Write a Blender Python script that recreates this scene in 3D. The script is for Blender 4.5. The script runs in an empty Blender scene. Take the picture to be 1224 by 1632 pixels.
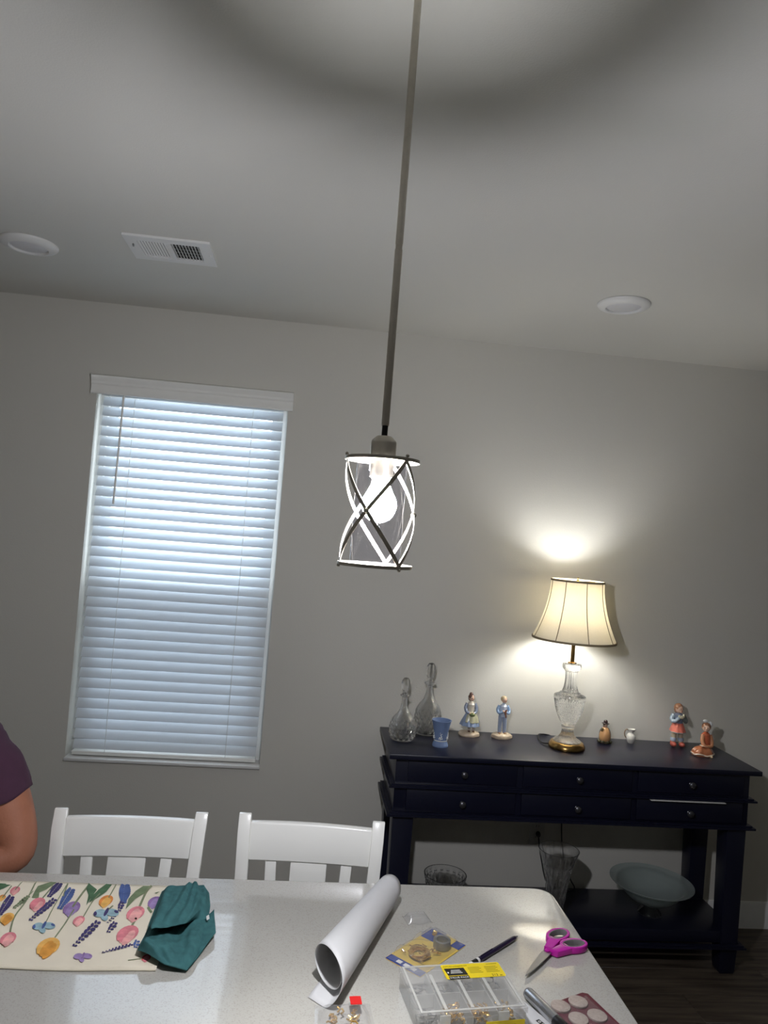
import bpy, bmesh, math, random
from mathutils import Vector, Matrix, Euler
random.seed(7)
C = bpy.context.scene.collection
S = bpy.context.scene
PI = math.pi

# ------------------------------------------------------------------ camera
CAM_H = 1.789
YAW, PITCH, ROLL, FPX = 0.0980951, 0.0283992, 0.0768171, 1184.25
_fw = Vector((math.sin(YAW)*math.cos(PITCH), math.cos(YAW)*math.cos(PITCH), math.sin(PITCH)))
_rt = Vector((math.cos(YAW), -math.sin(YAW), 0))
_up = _rt.cross(_fw)
R2 = _rt*math.cos(ROLL) + _up*math.sin(ROLL)
U2 = _up*math.cos(ROLL) - _rt*math.sin(ROLL)
cd = bpy.data.cameras.new('camera')
cd.sensor_fit = 'VERTICAL'; cd.sensor_height = 36.0; cd.lens = FPX/1632*36.0
cd.clip_start = 0.05
cam = bpy.data.objects.new('camera', cd); C.objects.link(cam)
m = Matrix.Identity(4)
for i in range(3):
    m[i][0] = R2[i]; m[i][1] = U2[i]; m[i][2] = -_fw[i]
m[2][3] = CAM_H
cam.matrix_world = m
S.camera = cam

# ------------------------------------------------------------------ world, exposure
SKY = 3.3
BULB_PENDANT = 670.0
BULB_LAMP = 104.0
w = bpy.data.worlds.new('daylight'); S.world = w; w.use_nodes = True
bg = w.node_tree.nodes['Background']
bg.inputs[0].default_value = (0.76, 0.87, 1.0, 1); bg.inputs[1].default_value = SKY
S.view_settings.view_transform = 'Standard'
S.view_settings.look = 'None'
S.view_settings.gamma = 1.0
S.view_settings.use_curve_mapping = False
S.view_settings.exposure = 1.22
try:
    S.cycles.use_denoising = True
    S.cycles.max_bounces = 11; S.cycles.transparent_max_bounces = 20
    S.cycles.use_adaptive_sampling = True; S.cycles.adaptive_threshold = .02
    S.cycles.transmission_bounces = 10; S.cycles.diffuse_bounces = 5
    S.cycles.sample_clamp_indirect = 4.0
    S.cycles.caustics_reflective = False; S.cycles.caustics_refractive = False
except Exception:
    pass

# ------------------------------------------------------------------ materials
def lin(c):
    return tuple(((x/255)/12.92 if x/255 <= .04045 else ((x/255+.055)/1.055)**2.4) for x in c)

def mat(name, col, rough=.5, metal=0., spec=.5, vary=0., scale=20., bump=0., bscale=None, coat=0., trans=0., ior=1.45, emis=None, estr=0., sheen=0.):
    M = bpy.data.materials.new(name); M.use_nodes = True
    nt = M.node_tree; b = nt.nodes['Principled BSDF']
    c = lin(col)
    b.inputs['Base Color'].default_value = (*c, 1)
    b.inputs['Roughness'].default_value = rough
    b.inputs['Metallic'].default_value = metal
    b.inputs['Specular IOR Level'].default_value = spec
    b.inputs['IOR'].default_value = ior
    b.inputs['Coat Weight'].default_value = coat
    b.inputs['Coat Roughness'].default_value = .05
    b.inputs['Transmission Weight'].default_value = trans
    if sheen: b.inputs['Sheen Weight'].default_value = sheen
    if emis:
        b.inputs['Emission Color'].default_value = (*lin(emis), 1); b.inputs['Emission Strength'].default_value = estr
    if vary or bump:
        tc = nt.nodes.new('ShaderNodeTexCoord')
    if vary:
        n = nt.nodes.new('ShaderNodeTexNoise'); n.inputs['Scale'].default_value = scale; n.inputs['Detail'].default_value = 5
        nt.links.new(tc.outputs['Object'], n.inputs['Vector'])
        r = nt.nodes.new('ShaderNodeValToRGB')
        r.color_ramp.elements[0].position = .3; r.color_ramp.elements[1].position = .7
        r.color_ramp.elements[0].color = (*[x*(1-vary) for x in c], 1)
        r.color_ramp.elements[1].color = (*[min(1, x*(1+vary)) for x in c], 1)
        nt.links.new(n.outputs['Fac'], r.inputs['Fac']); nt.links.new(r.outputs['Color'], b.inputs['Base Color'])
    if bump:
        n2 = nt.nodes.new('ShaderNodeTexNoise'); n2.inputs['Scale'].default_value = bscale or scale; n2.inputs['Detail'].default_value = 3
        nt.links.new(tc.outputs['Object'], n2.inputs['Vector'])
        bp = nt.nodes.new('ShaderNodeBump'); bp.inputs['Strength'].default_value = bump; bp.inputs['Distance'].default_value = .002
        nt.links.new(n2.outputs['Fac'], bp.inputs['Height']); nt.links.new(bp.outputs['Normal'], b.inputs['Normal'])
    return M

def thin_clear(name, tint=(255, 255, 255), haze=.1, rough=.05, ior=1.45, hazecol=(225, 225, 225)):
    """thin sheet of glass or clear plastic: lets light straight through, mirrors by Fresnel, a little milky"""
    M = bpy.data.materials.new(name); M.use_nodes = True; nt = M.node_tree
    for n in list(nt.nodes): nt.nodes.remove(n)
    o = nt.nodes.new('ShaderNodeOutputMaterial'); t = nt.nodes.new('ShaderNodeBsdfTransparent')
    t.inputs[0].default_value = (*lin(tint), 1)
    d = nt.nodes.new('ShaderNodeBsdfDiffuse'); d.inputs[0].default_value = (*lin(hazecol), 1)
    g = nt.nodes.new('ShaderNodeBsdfGlossy'); g.inputs['Roughness'].default_value = rough
    f = nt.nodes.new('ShaderNodeFresnel'); f.inputs['IOR'].default_value = ior
    ge = nt.nodes.new('ShaderNodeNewGeometry'); mr = nt.nodes.new('ShaderNodeMapRange')
    mr.inputs['To Min'].default_value = ior; mr.inputs['To Max'].default_value = 1/ior
    nt.links.new(ge.outputs['Backfacing'], mr.inputs['Value']); nt.links.new(mr.outputs[0], f.inputs['IOR'])
    m1 = nt.nodes.new('ShaderNodeMixShader'); m1.inputs[0].default_value = haze
    m2 = nt.nodes.new('ShaderNodeMixShader')
    nt.links.new(t.outputs[0], m1.inputs[1]); nt.links.new(d.outputs[0], m1.inputs[2])
    nt.links.new(f.outputs[0], m2.inputs[0]); nt.links.new(m1.outputs[0], m2.inputs[1]); nt.links.new(g.outputs[0], m2.inputs[2])
    nt.links.new(m2.outputs[0], o.inputs[0])
    return M

def translucent(name, col, tcol, fac, rough=.6, gloss=.04, weave=0.):
    M = bpy.data.materials.new(name); M.use_nodes = True; nt = M.node_tree
    for n in list(nt.nodes): nt.nodes.remove(n)
    o = nt.nodes.new('ShaderNodeOutputMaterial')
    d = nt.nodes.new('ShaderNodeBsdfDiffuse'); d.inputs[0].default_value = (*lin(col), 1)
    t = nt.nodes.new('ShaderNodeBsdfTranslucent'); t.inputs[0].default_value = (*lin(tcol), 1)
    g = nt.nodes.new('ShaderNodeBsdfGlossy'); g.inputs['Roughness'].default_value = rough
    a = nt.nodes.new('ShaderNodeMixShader'); a.inputs[0].default_value = fac
    b = nt.nodes.new('ShaderNodeMixShader'); b.inputs[0].default_value = gloss
    nt.links.new(d.outputs[0], a.inputs[1]); nt.links.new(t.outputs[0], a.inputs[2])
    nt.links.new(a.outputs[0], b.inputs[1]); nt.links.new(g.outputs[0], b.inputs[2]); nt.links.new(b.outputs[0], o.inputs[0])
    if weave:
        tc = nt.nodes.new('ShaderNodeTexCoord'); mp = nt.nodes.new('ShaderNodeMapping'); mp.inputs['Scale'].default_value = (500, 500, 25)
        n = nt.nodes.new('ShaderNodeTexNoise'); n.inputs['Scale'].default_value = 1
        r = nt.nodes.new('ShaderNodeValToRGB'); c = lin(tcol)
        r.color_ramp.elements[0].color = (*[x*(1-weave) for x in c], 1); r.color_ramp.elements[1].color = (*c, 1)
        r.color_ramp.elements[0].position = .35; r.color_ramp.elements[1].position = .6
        nt.links.new(tc.outputs['Object'], mp.inputs[0]); nt.links.new(mp.outputs[0], n.inputs['Vector'])
        nt.links.new(n.outputs['Fac'], r.inputs[0]); nt.links.new(r.outputs[0], t.inputs[0])
    return M

def crystal(name, clear=.5):
    M = mat(name, (252, 253, 255), rough=.02, trans=1., ior=1.52); nt = M.node_tree
    b = nt.nodes['Principled BSDF']; o = [n for n in nt.nodes if n.type == 'OUTPUT_MATERIAL'][0]
    t = nt.nodes.new('ShaderNodeBsdfTransparent'); x = nt.nodes.new('ShaderNodeMixShader'); x.inputs[0].default_value = 1-clear
    nt.links.new(t.outputs[0], x.inputs[1]); nt.links.new(b.outputs[0], x.inputs[2]); nt.links.new(x.outputs[0], o.inputs[0])
    return M

def emitter(name, col, strength):
    M = bpy.data.materials.new(name); M.use_nodes = True; nt = M.node_tree
    for n in list(nt.nodes): nt.nodes.remove(n)
    o = nt.nodes.new('ShaderNodeOutputMaterial'); e = nt.nodes.new('ShaderNodeEmission')
    e.inputs[0].default_value = (*col, 1); e.inputs[1].default_value = strength
    nt.links.new(e.outputs[0], o.inputs[0])
    return M

def quartz():
    M = mat('white_quartz', (180, 178, 171), rough=.07, spec=.65)
    nt = M.node_tree; b = nt.nodes['Principled BSDF']
    tc = nt.nodes.new('ShaderNodeTexCoord'); v = nt.nodes.new('ShaderNodeTexNoise'); v.inputs['Scale'].default_value = 330; v.inputs['Detail'].default_value = 2
    r = nt.nodes.new('ShaderNodeValToRGB'); c = lin((180, 178, 171)); d = lin((168, 165, 158))
    r.color_ramp.elements[0].color = (*d, 1); r.color_ramp.elements[0].position = .33
    r.color_ramp.elements[1].color = (*c, 1); r.color_ramp.elements[1].position = .47
    nt.links.new(tc.outputs['Object'], v.inputs['Vector']); nt.links.new(v.outputs['Fac'], r.inputs[0]); nt.links.new(r.outputs[0], b.inputs['Base Color'])
    return M

def wood(name, a, bb, rough=.45):
    M = mat(name, a, rough=rough); nt = M.node_tree; b = nt.nodes['Principled BSDF']
    tc = nt.nodes.new('ShaderNodeTexCoord'); mp = nt.nodes.new('ShaderNodeMapping'); mp.inputs['Scale'].default_value = (2.0, 28, 28)
    oi = nt.nodes.new('ShaderNodeObjectInfo'); ad = nt.nodes.new('ShaderNodeVectorMath'); ad.operation = 'ADD'
    sc = nt.nodes.new('ShaderNodeVectorMath'); sc.operation = 'SCALE'; sc.inputs['Scale'].default_value = 37
    n = nt.nodes.new('ShaderNodeTexNoise'); n.inputs['Scale'].default_value = 1.6; n.inputs['Detail'].default_value = 7; n.inputs['Roughness'].default_value = .62
    r = nt.nodes.new('ShaderNodeValToRGB')
    r.color_ramp.elements[0].color = (*lin(a), 1); r.color_ramp.elements[1].color = (*lin(bb), 1)
    r.color_ramp.elements[0].position = .35; r.color_ramp.elements[1].position = .68
    cx = nt.nodes.new('ShaderNodeCombineXYZ')
    nt.links.new(oi.outputs['Random'], cx.inputs[0]); nt.links.new(oi.outputs['Random'], cx.inputs[2])
    nt.links.new(cx.outputs[0], sc.inputs[0]); nt.links.new(tc.outputs['Object'], mp.inputs[0])
    nt.links.new(mp.outputs[0], ad.inputs[0]); nt.links.new(sc.outputs[0], ad.inputs[1])
    nt.links.new(ad.outputs[0], n.inputs['Vector']); nt.links.new(n.outputs['Fac'], r.inputs[0]); nt.links.new(r.outputs[0], b.inputs['Base Color'])
    return M

MT = dict(
    wall=mat('wall_paint', (211, 209, 200), rough=.85, spec=.2, bump=.25, bscale=260),
    ceil=mat('ceiling_paint', (214, 213, 206), rough=.9, spec=.2, bump=.3, bscale=220),
    trim=mat('trim_white', (225, 225, 222), rough=.4),
    plank=wood('dark_plank', (58, 50, 43), (104, 93, 80), .42),
    subfloor=mat('subfloor', (40, 35, 30), rough=.8, vary=.2),
    white=mat('white_lacquer', (232, 232, 226), rough=.22, coat=.3, vary=.01, scale=9),
    island=mat('island_paint', (228, 228, 224), rough=.4, vary=.01),
    quartz=quartz(),
    navy=mat('navy_paint', (22, 24, 42), rough=.32, spec=.5, vary=.06, scale=6, bump=.05, bscale=60),
    knob=mat('pewter_knob', (92, 92, 96), rough=.35, metal=.8, vary=.1, scale=40),
    nickel=mat('brushed_nickel', (200, 194, 182), rough=.36, metal=1., vary=.05, scale=80),
    brass=mat('antique_brass', (158, 126, 74), rough=.24, metal=1., vary=.08, scale=30),
    gold=mat('bright_brass', (222, 182, 102), rough=.25, metal=.75, vary=.1, scale=60),
    steel=mat('steel', (178, 178, 180), rough=.28, metal=1., vary=.05, scale=60),
    galv=mat('galvanised', (150, 152, 152), rough=.4, metal=.85, vary=.1, scale=90),
    glass=crystal('crystal', .22),
    frost=thin_clear('frosted_glass', tint=(235, 242, 240), haze=.34, rough=.3, hazecol=(196, 206, 204)),
    pane=thin_clear('window_glass', haze=.02),
    seeded=thin_clear('seeded_glass', tint=(250, 250, 255), haze=.0, ior=1.3, rough=.03),
    clear=thin_clear('clear_plastic', haze=.11, rough=.1),
    milky=thin_clear('milky_plastic', haze=.4, rough=.2, hazecol=(226, 226, 220)),
    screen=thin_clear('insect_screen', tint=(215, 215, 215), haze=.12, rough=.6, ior=1.05, hazecol=(60, 60, 60)),
    slat=translucent('blind_slat', (232, 234, 234), (225, 234, 242), .30, gloss=.03),
    valance=mat('blind_valance', (242, 242, 236), rough=.45, vary=.01),
    shade=translucent('shade_fabric', (236, 230, 214), (252, 244, 224), .22, gloss=0.0, weave=.18),
    shade_trim=mat('shade_trim', (142, 128, 102), rough=.8, bump=.2, bscale=400),
    bulb_p=emitter('pendant_bulb_light', (.97, .97, 1.0), BULB_PENDANT),
    bulb_l=emitter('lamp_bulb_light', (.97, .98, 1.0), BULB_LAMP),
    lens=mat('light_lens', (214, 214, 216), rough=.3, vary=.01),
    black=mat('black_plastic', (18, 18, 20), rough=.35, vary=.1),
    outlet=mat('outlet_plastic', (196, 196, 190), rough=.4),
    teal=mat('teal_linen', (64, 108, 110), rough=.95, vary=.16, scale=60, bump=.5, bscale=900, spec=.1),
    cream=mat('cream_cotton', (228, 219, 198), rough=.95, vary=.03, scale=14, bump=.3, bscale=900),
    paper=mat('white_paper', (202, 202, 203), rough=.65, vary=.015, scale=8),
    magenta=mat('magenta_plastic', (188, 30, 158), rough=.3, vary=.04, scale=30),
    greyrub=mat('grey_rubber', (118, 116, 116), rough=.6, vary=.05, scale=40),
    pen=mat('violet_black_plastic', (30, 22, 52), rough=.25, coat=.3, vary=.2, scale=50),
    yellow=mat('yellow_print', (232, 206, 22), rough=.35, vary=.02),
    ink=mat('black_ink', (26, 26, 24), rough=.5),
    dimink=mat('olive_ink', (120, 108, 14), rough=.5),
    whiteink=mat('white_ink', (228, 228, 224), rough=.5),
    bluecard=mat('blue_card', (34, 60, 138), rough=.35, vary=.06),
    yellowcard=mat('straw_card', (212, 182, 84), rough=.4, vary=.08, scale=40),
    red=mat('red_sticker', (206, 34, 34), rough=.4, vary=.04),
    maroon=mat('maroon_card', (96, 34, 48), rough=.35, vary=.05),
    felt=mat('beige_felt', (176, 162, 152), rough=1., vary=.1, scale=180, bump=.6, bscale=500),
    silver=mat('silver_tube', (186, 188, 192), rough=.25, metal=.9, vary=.02),
    shirt=mat('maroon_jersey', (66, 40, 58), rough=.95, vary=.06, scale=40, bump=.3, bscale=700),
    skin=mat('tanned_skin', (158, 104, 80), rough=.55, vary=.07, scale=26, bump=.25, bscale=160),
    trousers=mat('black_trousers', (24, 24, 28), rough=.9, vary=.1, scale=60),
    hair=mat('grey_hair', (120, 112, 104), rough=.7, vary=.25, scale=120, bump=.6, bscale=300),
    jasper=mat('blue_jasper', (112, 132, 168), rough=.75, vary=.03, scale=40),
    jasperw=mat('white_relief', (226, 228, 226), rough=.7, vary=.03, scale=40),
    porcelain=mat('porcelain', (226, 224, 214), rough=.15, coat=.4, vary=.02),
)
def col(name, c, rough=.25, vary=.08, scale=70):
    k = 'c_'+name
    if k not in MT: MT[k] = mat(name, c, rough=rough, vary=vary, scale=scale, coat=.25)
    return MT[k]

# ------------------------------------------------------------------ mesh builder
class MB:
    def __init__(s): s.v = []; s.f = []
    def add(s, vs, fs):
        o = len(s.v); s.v += [tuple(p) for p in vs]; s.f += [tuple(i+o for i in f) for f in fs]; return s
    def box(s, c, d, rot=None):
        x, y, z = d[0]/2, d[1]/2, d[2]/2
        P = [Vector((a*x, b*y, e*z)) for e in (-1, 1) for b in (-1, 1) for a in (-1, 1)]
        if rot is not None: P = [rot @ p for p in P]
        return s.add([p+Vector(c) for p in P], [(0, 2, 3, 1), (4, 5, 7, 6), (0, 1, 5, 4), (2, 6, 7, 3), (0, 4, 6, 2), (1, 3, 7, 5)])
    def tube(s, pts, r, n=10, cap=True, flat=None):
        pts = [Vector(p) for p in pts]; k = len(pts)
        rs = r if isinstance(r, (list, tuple)) else [r]*k
        t0 = (pts[1]-pts[0]).normalized()
        ref = Vector((0, 0, 1)) if abs(t0.z) < .9 else Vector((1, 0, 0))
        nrm = t0.cross(ref).normalized(); V = []
        for i, p in enumerate(pts):
            t = (pts[min(i+1, k-1)]-pts[max(i-1, 0)]).normalized()
            nrm = (nrm-t*nrm.dot(t)).normalized(); b = t.cross(nrm)
            for j in range(n):
                a = 2*PI*j/n; V.append(p+(nrm*math.cos(a)+b*math.sin(a)*(flat or 1))*rs[i])
        F = [(i*n+j, i*n+(j+1) % n, (i+1)*n+(j+1) % n, (i+1)*n+j) for i in range(k-1) for j in range(n)]
        if cap: F += [tuple(range(n-1, -1, -1)), tuple((k-1)*n+j for j in range(n))]
        return s.add(V, F)
    def capsule(s, a, b, ra, rb, n=12):
        a = Vector(a); b = Vector(b); d = (b-a).normalized(); P = []; Rr = []
        for i in range(5):
            t = PI/2*(i/4); P.append(a-d*ra*math.cos(t)); Rr.append(max(ra*math.sin(t), 1e-4))
        for i in range(5):
            t = PI/2*(i/4); P.append(b+d*rb*math.sin(t)); Rr.append(max(rb*math.cos(t), 1e-4))
        return s.tube(P, Rr, n)
    def lathe(s, prof, n=32, c=(0, 0, 0), mod=None, closed=False, open_=False):
        k = len(prof); V = []; cx, cy, cz = c
        for i, (r, z) in enumerate(prof):
            for j in range(n):
                a = 2*PI*j/n; q = r*(mod(a, z, r) if mod else 1)
                V.append((cx+q*math.cos(a), cy+q*math.sin(a), cz+z))
        F = [(i*n+j, i*n+(j+1) % n, (i+1)*n+(j+1) % n, (i+1)*n+j) for i in range(k-1) for j in range(n)]
        if closed: F += [((k-1)*n+j, (k-1)*n+(j+1) % n, (j+1) % n, j) for j in range(n)]
        elif not open_:
            if prof[0][0] > 1e-5: F.append(tuple(range(n-1, -1, -1)))
            if prof[-1][0] > 1e-5: F.append(tuple((k-1)*n+j for j in range(n)))
        return s.add(V, F)
    def ell(s, c, r, n=16, m=10, rot=None):
        V = []
        for i in range(m+1):
            t = PI*i/m
            for j in range(n):
                a = 2*PI*j/n
                p = Vector((r[0]*math.sin(t)*math.cos(a), r[1]*math.sin(t)*math.sin(a), -r[2]*math.cos(t)))
                V.append((rot @ p if rot is not None else p)+Vector(c))
        F = [(i*n+j, i*n+(j+1) % n, (i+1)*n+(j+1) % n, (i+1)*n+j) for i in range(m) for j in range(n)]
        return s.add(V, F)
    def prism(s, poly, z0, z1):
        n = len(poly)
        V = [(x, y, z0) for x, y in poly]+[(x, y, z1) for x, y in poly]
        return s.add(V, [tuple(range(n-1, -1, -1)), tuple(range(n, 2*n))]+[(i, (i+1) % n, n+(i+1) % n, n+i) for i in range(n)])
    def grid(s, fn, nu, nv):
        V = [fn(i/nu, j/nv) for j in range(nv+1) for i in range(nu+1)]; W = nu+1
        return s.add(V, [(j*W+i, j*W+i+1, (j+1)*W+i+1, (j+1)*W+i) for j in range(nv) for i in range(nu)])
    def xf(s, M):
        s.v = [tuple(M @ Vector(p)) for p in s.v]; return s
    def build(s, name, material, parent=None, bevel=0, seg=2, smooth=True, ang=.65, loc=None, rz=0, solid=0, subsurf=0):
        me = bpy.data.meshes.new(name); bm = bmesh.new()
        vs = [bm.verts.new(p) for p in s.v]
        for f in s.f:
            try: bm.faces.new([vs[i] for i in f])
            except ValueError: pass
        bmesh.ops.remove_doubles(bm, verts=bm.verts, dist=1e-6)
        bmesh.ops.dissolve_degenerate(bm, edges=bm.edges, dist=1e-7)
        if bevel:
            ed = [e for e in bm.edges if len(e.link_faces) == 2 and e.calc_face_angle(0) > .5]
            bmesh.ops.bevel(bm, geom=ed, offset=bevel, segments=seg, profile=.5, affect='EDGES', clamp_overlap=True)
        bmesh.ops.recalc_face_normals(bm, faces=bm.faces)
        if smooth:
            for f in bm.faces: f.smooth = True
            for e in bm.edges:
                if len(e.link_faces) == 2 and e.calc_face_angle(0) > ang: e.smooth = False
        bm.to_mesh(me); bm.free()
        me.materials.append(material)
        o = bpy.data.objects.new(name, me); C.objects.link(o)
        if parent: o.parent = parent
        if loc: o.location = loc
        o.rotation_euler.z = rz
        if solid:
            q = o.modifiers.new('thickness', 'SOLIDIFY'); q.thickness = solid; q.offset = 0
        if subsurf:
            q = o.modifiers.new('smooth', 'SUBSURF'); q.levels = subsurf; q.render_levels = subsurf
        return o

def thing(name, label, cat, loc=(0, 0, 0), rz=0, group=None):
    o = bpy.data.objects.new(name, None); C.objects.link(o); o.empty_display_size = .05
    o.location = loc; o.rotation_euler.z = rz; tag(o, label, cat, group); return o
def tag(o, label, cat, group=None, kind=None):
    o['label'] = label; o['category'] = cat
    if group: o['group'] = group
    if kind: o['kind'] = kind
    return o
def struct(o, label=None):
    o['kind'] = 'structure'
    if label: o['label'] = label
    return o
def dup(root, loc, rz, label):
    r = root.copy(); C.objects.link(r); r.location = loc; r.rotation_euler.z = rz; r['label'] = label
    for ch in list(root.children):
        c = ch.copy(); C.objects.link(c); c.parent = r
        for g in list(ch.children):
            d = g.copy(); C.objects.link(d); d.parent = c
    return r
def share(o, parent, loc=None, rot=None):
    c = o.copy(); C.objects.link(c); c.parent = parent
    if loc is not None: c.location = loc
    if rot is not None: c.rotation_euler = rot
    return c
def text(name, body, size, material, parent, loc, rot=(0, 0, 0), align='LEFT', depth=.0001):
    cu = bpy.data.curves.new(name, 'FONT'); cu.body = body; cu.size = size; cu.align_x = align; cu.extrude = depth
    o = bpy.data.objects.new('tmp', cu); C.objects.link(o)
    dg = bpy.context.evaluated_depsgraph_get(); dg.update()
    me = bpy.data.meshes.new_from_object(o.evaluated_get(dg)); me.name = name
    bpy.data.objects.remove(o); bpy.data.curves.remove(cu)
    me.materials.clear(); me.materials.append(material)
    t = bpy.data.objects.new(name, me); C.objects.link(t); t.parent = parent; t.location = loc; t.rotation_euler = rot
    return t
def skin(name, verts, edges, radii, material, parent=None, sub=2, root=0):
    me = bpy.data.meshes.new('tmp'); me.from_pydata(verts, edges, []); o = bpy.data.objects.new('tmp', me); C.objects.link(o)
    md = o.modifiers.new('s', 'SKIN'); md.use_smooth_shade = True
    for i, r in enumerate(radii):
        sv = me.skin_vertices[0].data[i]; sv.radius = r if isinstance(r, tuple) else (r, r); sv.use_root = (i == root)
    q = o.modifiers.new('d', 'SUBSURF'); q.levels = sub; q.render_levels = sub
    dg = bpy.context.evaluated_depsgraph_get(); dg.update()
    res = bpy.data.meshes.new_from_object(o.evaluated_get(dg)); res.name = name
    bpy.data.objects.remove(o)
    for p in res.polygons: p.use_smooth = True
    res.materials.clear(); res.materials.append(material)
    t = bpy.data.objects.new(name, res); C.objects.link(t)
    if parent: t.parent = parent
    return t
def lay(px, py, z):
    """where the sight line through a photograph point meets the horizontal plane z (to read a flat layout off a table top)"""
    d = R2*((px-612)/FPX)-U2*((py-816)/FPX)+_fw
    k = (z-CAM_H)/d.z
    return (d.x*k, d.y*k)
def smooth_path(pts, n=8):
    P = [Vector(p) for p in pts]; out = []
    for i in range(len(P)-1):
        a = P[max(i-1, 0)]; b = P[i]; c = P[i+1]; d = P[min(i+2, len(P)-1)]
        for j in range(n):
            t = j/n
            out.append(.5*((2*b)+(c-a)*t+(2*a-5*b+4*c-d)*t*t+(3*b-a-3*c+d)*t**3))
    out.append(P[-1]); return out
def resample(prof, n=6):
    return [(p.x, p.y) for p in smooth_path([(r, z, 0) for r, z in prof], n)]

# ------------------------------------------------------------------ the room
WY = 3.49; CZ = 2.742
X0, X1, Y0 = -3.6, 4.4, -3.2
floor = struct(MB().box(((X0+X1)/2, (Y0+WY)/2, -.06), (X1-X0+.3, WY-Y0+.5, .10)).build('floor', MT['subfloor']), 'dark wood plank floor')
pw, pl_, pg = .178, 1.22, .0015
pm = {}
for r in range(14):
    y = WY-.008-pw/2-r*pw
    off = (r*.437) % 1.22
    x = -1.9-off
    while x < 3.9:
        a, b = max(x, -1.9), min(x+pl_, 3.9)
        if b-a > .1:
            key = round(b-a, 3)
            if key not in pm:
                o = MB().box((0, 0, -.006), (b-a-pg, pw-pg, .012)).build('plank', MT['plank'], floor, bevel=.0012, seg=1); pm[key] = o
            else: o = share(pm[key], floor)
            o.location = ((a+b)/2, y, .001 if r % 2 else .0006)
        x += pl_
struct(MB().box(((X0+X1)/2, (Y0+WY)/2, CZ+.06), (X1-X0+.3, WY-Y0+.5, .12)).build('ceiling', MT['ceil']), 'white painted ceiling')
# back wall with the window opening
WX0, WX1, WZ0, WZ1 = -1.010, -.142, .672, 2.385
wt = .16
b = MB()
b.box(((X0+WX0)/2, WY+wt/2, CZ/2), (WX0-X0, wt, CZ)); b.box(((X1+WX1)/2, WY+wt/2, CZ/2), (X1-WX1, wt, CZ))
b.box(((WX0+WX1)/2, WY+wt/2, WZ0/2), (WX1-WX0, wt, WZ0)); b.box(((WX0+WX1)/2, WY+wt/2, (CZ+WZ1)/2), (WX1-WX0, wt, CZ-WZ1))
struct(b.build('wall_back', MT['wall'], smooth=False), 'grey painted wall behind the navy console')
struct(MB().box((X0-.06, (Y0+WY)/2, CZ/2), (.12, WY-Y0+.1, CZ)).build('wall_left', MT['wall'], smooth=False))
struct(MB().box((X1+.06, (Y0+WY)/2, CZ/2), (.12, WY-Y0+.1, CZ)).build('wall_right', MT['wall'], smooth=False))
struct(MB().box(((X0+X1)/2, Y0-.06, CZ/2), (X1-X0, .12, CZ)).build('wall_front', MT['wall'], smooth=False))
prof = [(0, 0), (.016, 0), (.016, .096), (.012, .104), (.012, .112), (.006, .124), (0, .126)]
b = MB(); n = len(prof)
b.add([(X, WY-d, z) for X in (X0, X1) for d, z in prof], [(i, (i+1) % n, n+(i+1) % n, n+i) for i in range(n)])
struct(b.build('baseboard_back', MT['trim']), 'white moulded baseboard along the grey wall')

# window unit: frame, two sashes, panes, screen
wf = bpy.data.objects.new('window_1', None); C.objects.link(wf); struct(wf, 'white double-hung window behind the blinds')
yc = WY+.115; W = WX1-WX0; xm = (WX0+WX1)/2; zm = 1.46
def frame_rect(x0, x1, z0, z1, y, t, d, name):
    b = MB()
    b.box(((x0+x1)/2, y, z0+t/2), (x1-x0, d, t)); b.box(((x0+x1)/2, y, z1-t/2), (x1-x0, d, t))
    b.box((x0+t/2, y, (z0+z1)/2), (t, d, z1-z0-2*t)); b.box((x1-t/2, y, (z0+z1)/2), (t, d, z1-z0-2*t))
    return b.build(name, MT['trim'], wf, smooth=False)
frame_rect(WX0, WX1, WZ0, WZ1, yc, .035, .07, 'window_frame')
up = frame_rect(WX0+.035, WX1-.035, zm-.02, WZ1-.035, yc+.012, .04, .022, 'upper_sash')
lo = frame_rect(WX0+.035, WX1-.035, WZ0+.035, zm+.02, yc-.012, .04, .022, 'lower_sash')
MB().box((xm, yc+.012, (zm+WZ1)/2-.008), (W-.15, .004, WZ1-zm-.11)).build('pane', MT['pane'], up, smooth=False)
MB().box((xm, yc-.012, (zm+WZ0)/2+.008), (W-.15, .004, zm-WZ0-.11)).build('pane', MT['pane'], lo, smooth=False)
MB().box((xm, yc+.034, (zm+WZ0)/2+.008), (W-.075, .002, zm-WZ0-.05)).build('insect_screen', MT['screen'], wf, smooth=False)
struct(MB().box((xm, WY+.034, WZ0-.002), (W+.004, .100, .014)).build('trim_1', MT['trim'], bevel=.003), 'thin white window sill under the blinds')

# ------------------------------------------------------------------ blinds
bl = thing('window_blind', 'white two-inch slatted blind closed over the window, with valance and tilt wand', 'blind', (xm, WY+.042, WZ0+.012))
bz = WZ0+.012
sx = W-.044
tilt = math.radians(60)
def slat_mesh():
    b = MB(); n = 6; wd = .050
    pts = []
    for i in range(n+1):
        t = i/n-.5; pts.append((t*wd, .0022*(1-(2*t)**2)))
    V = []
    for X in (-sx/2, sx/2):
        for s_, th in ((1, .0013), (-1, -.0013)):
            rng = pts if s_ == 1 else pts[::-1]
            for (d, h) in rng:
                # along slat width: room edge low (-y, -z), window edge high
                y = d*math.cos(tilt)-(h+th)*math.sin(tilt); z = d*math.sin(tilt)+(h+th)*math.cos(tilt)
                V.append((X, y, z))
    k = 2*(n+1)
    b.add(V, [(i, (i+1) % k, k+(i+1) % k, k+i) for i in range(k)]+[tuple(range(k)), tuple(range(2*k-1, k-1, -1))])
    return b
pitch = .0461; zfirst = .046
nsl = int((2.345-bz-zfirst)/pitch)+1
s0 = slat_mesh().build('slat', MT['slat'], bl, ang=.9)
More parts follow.
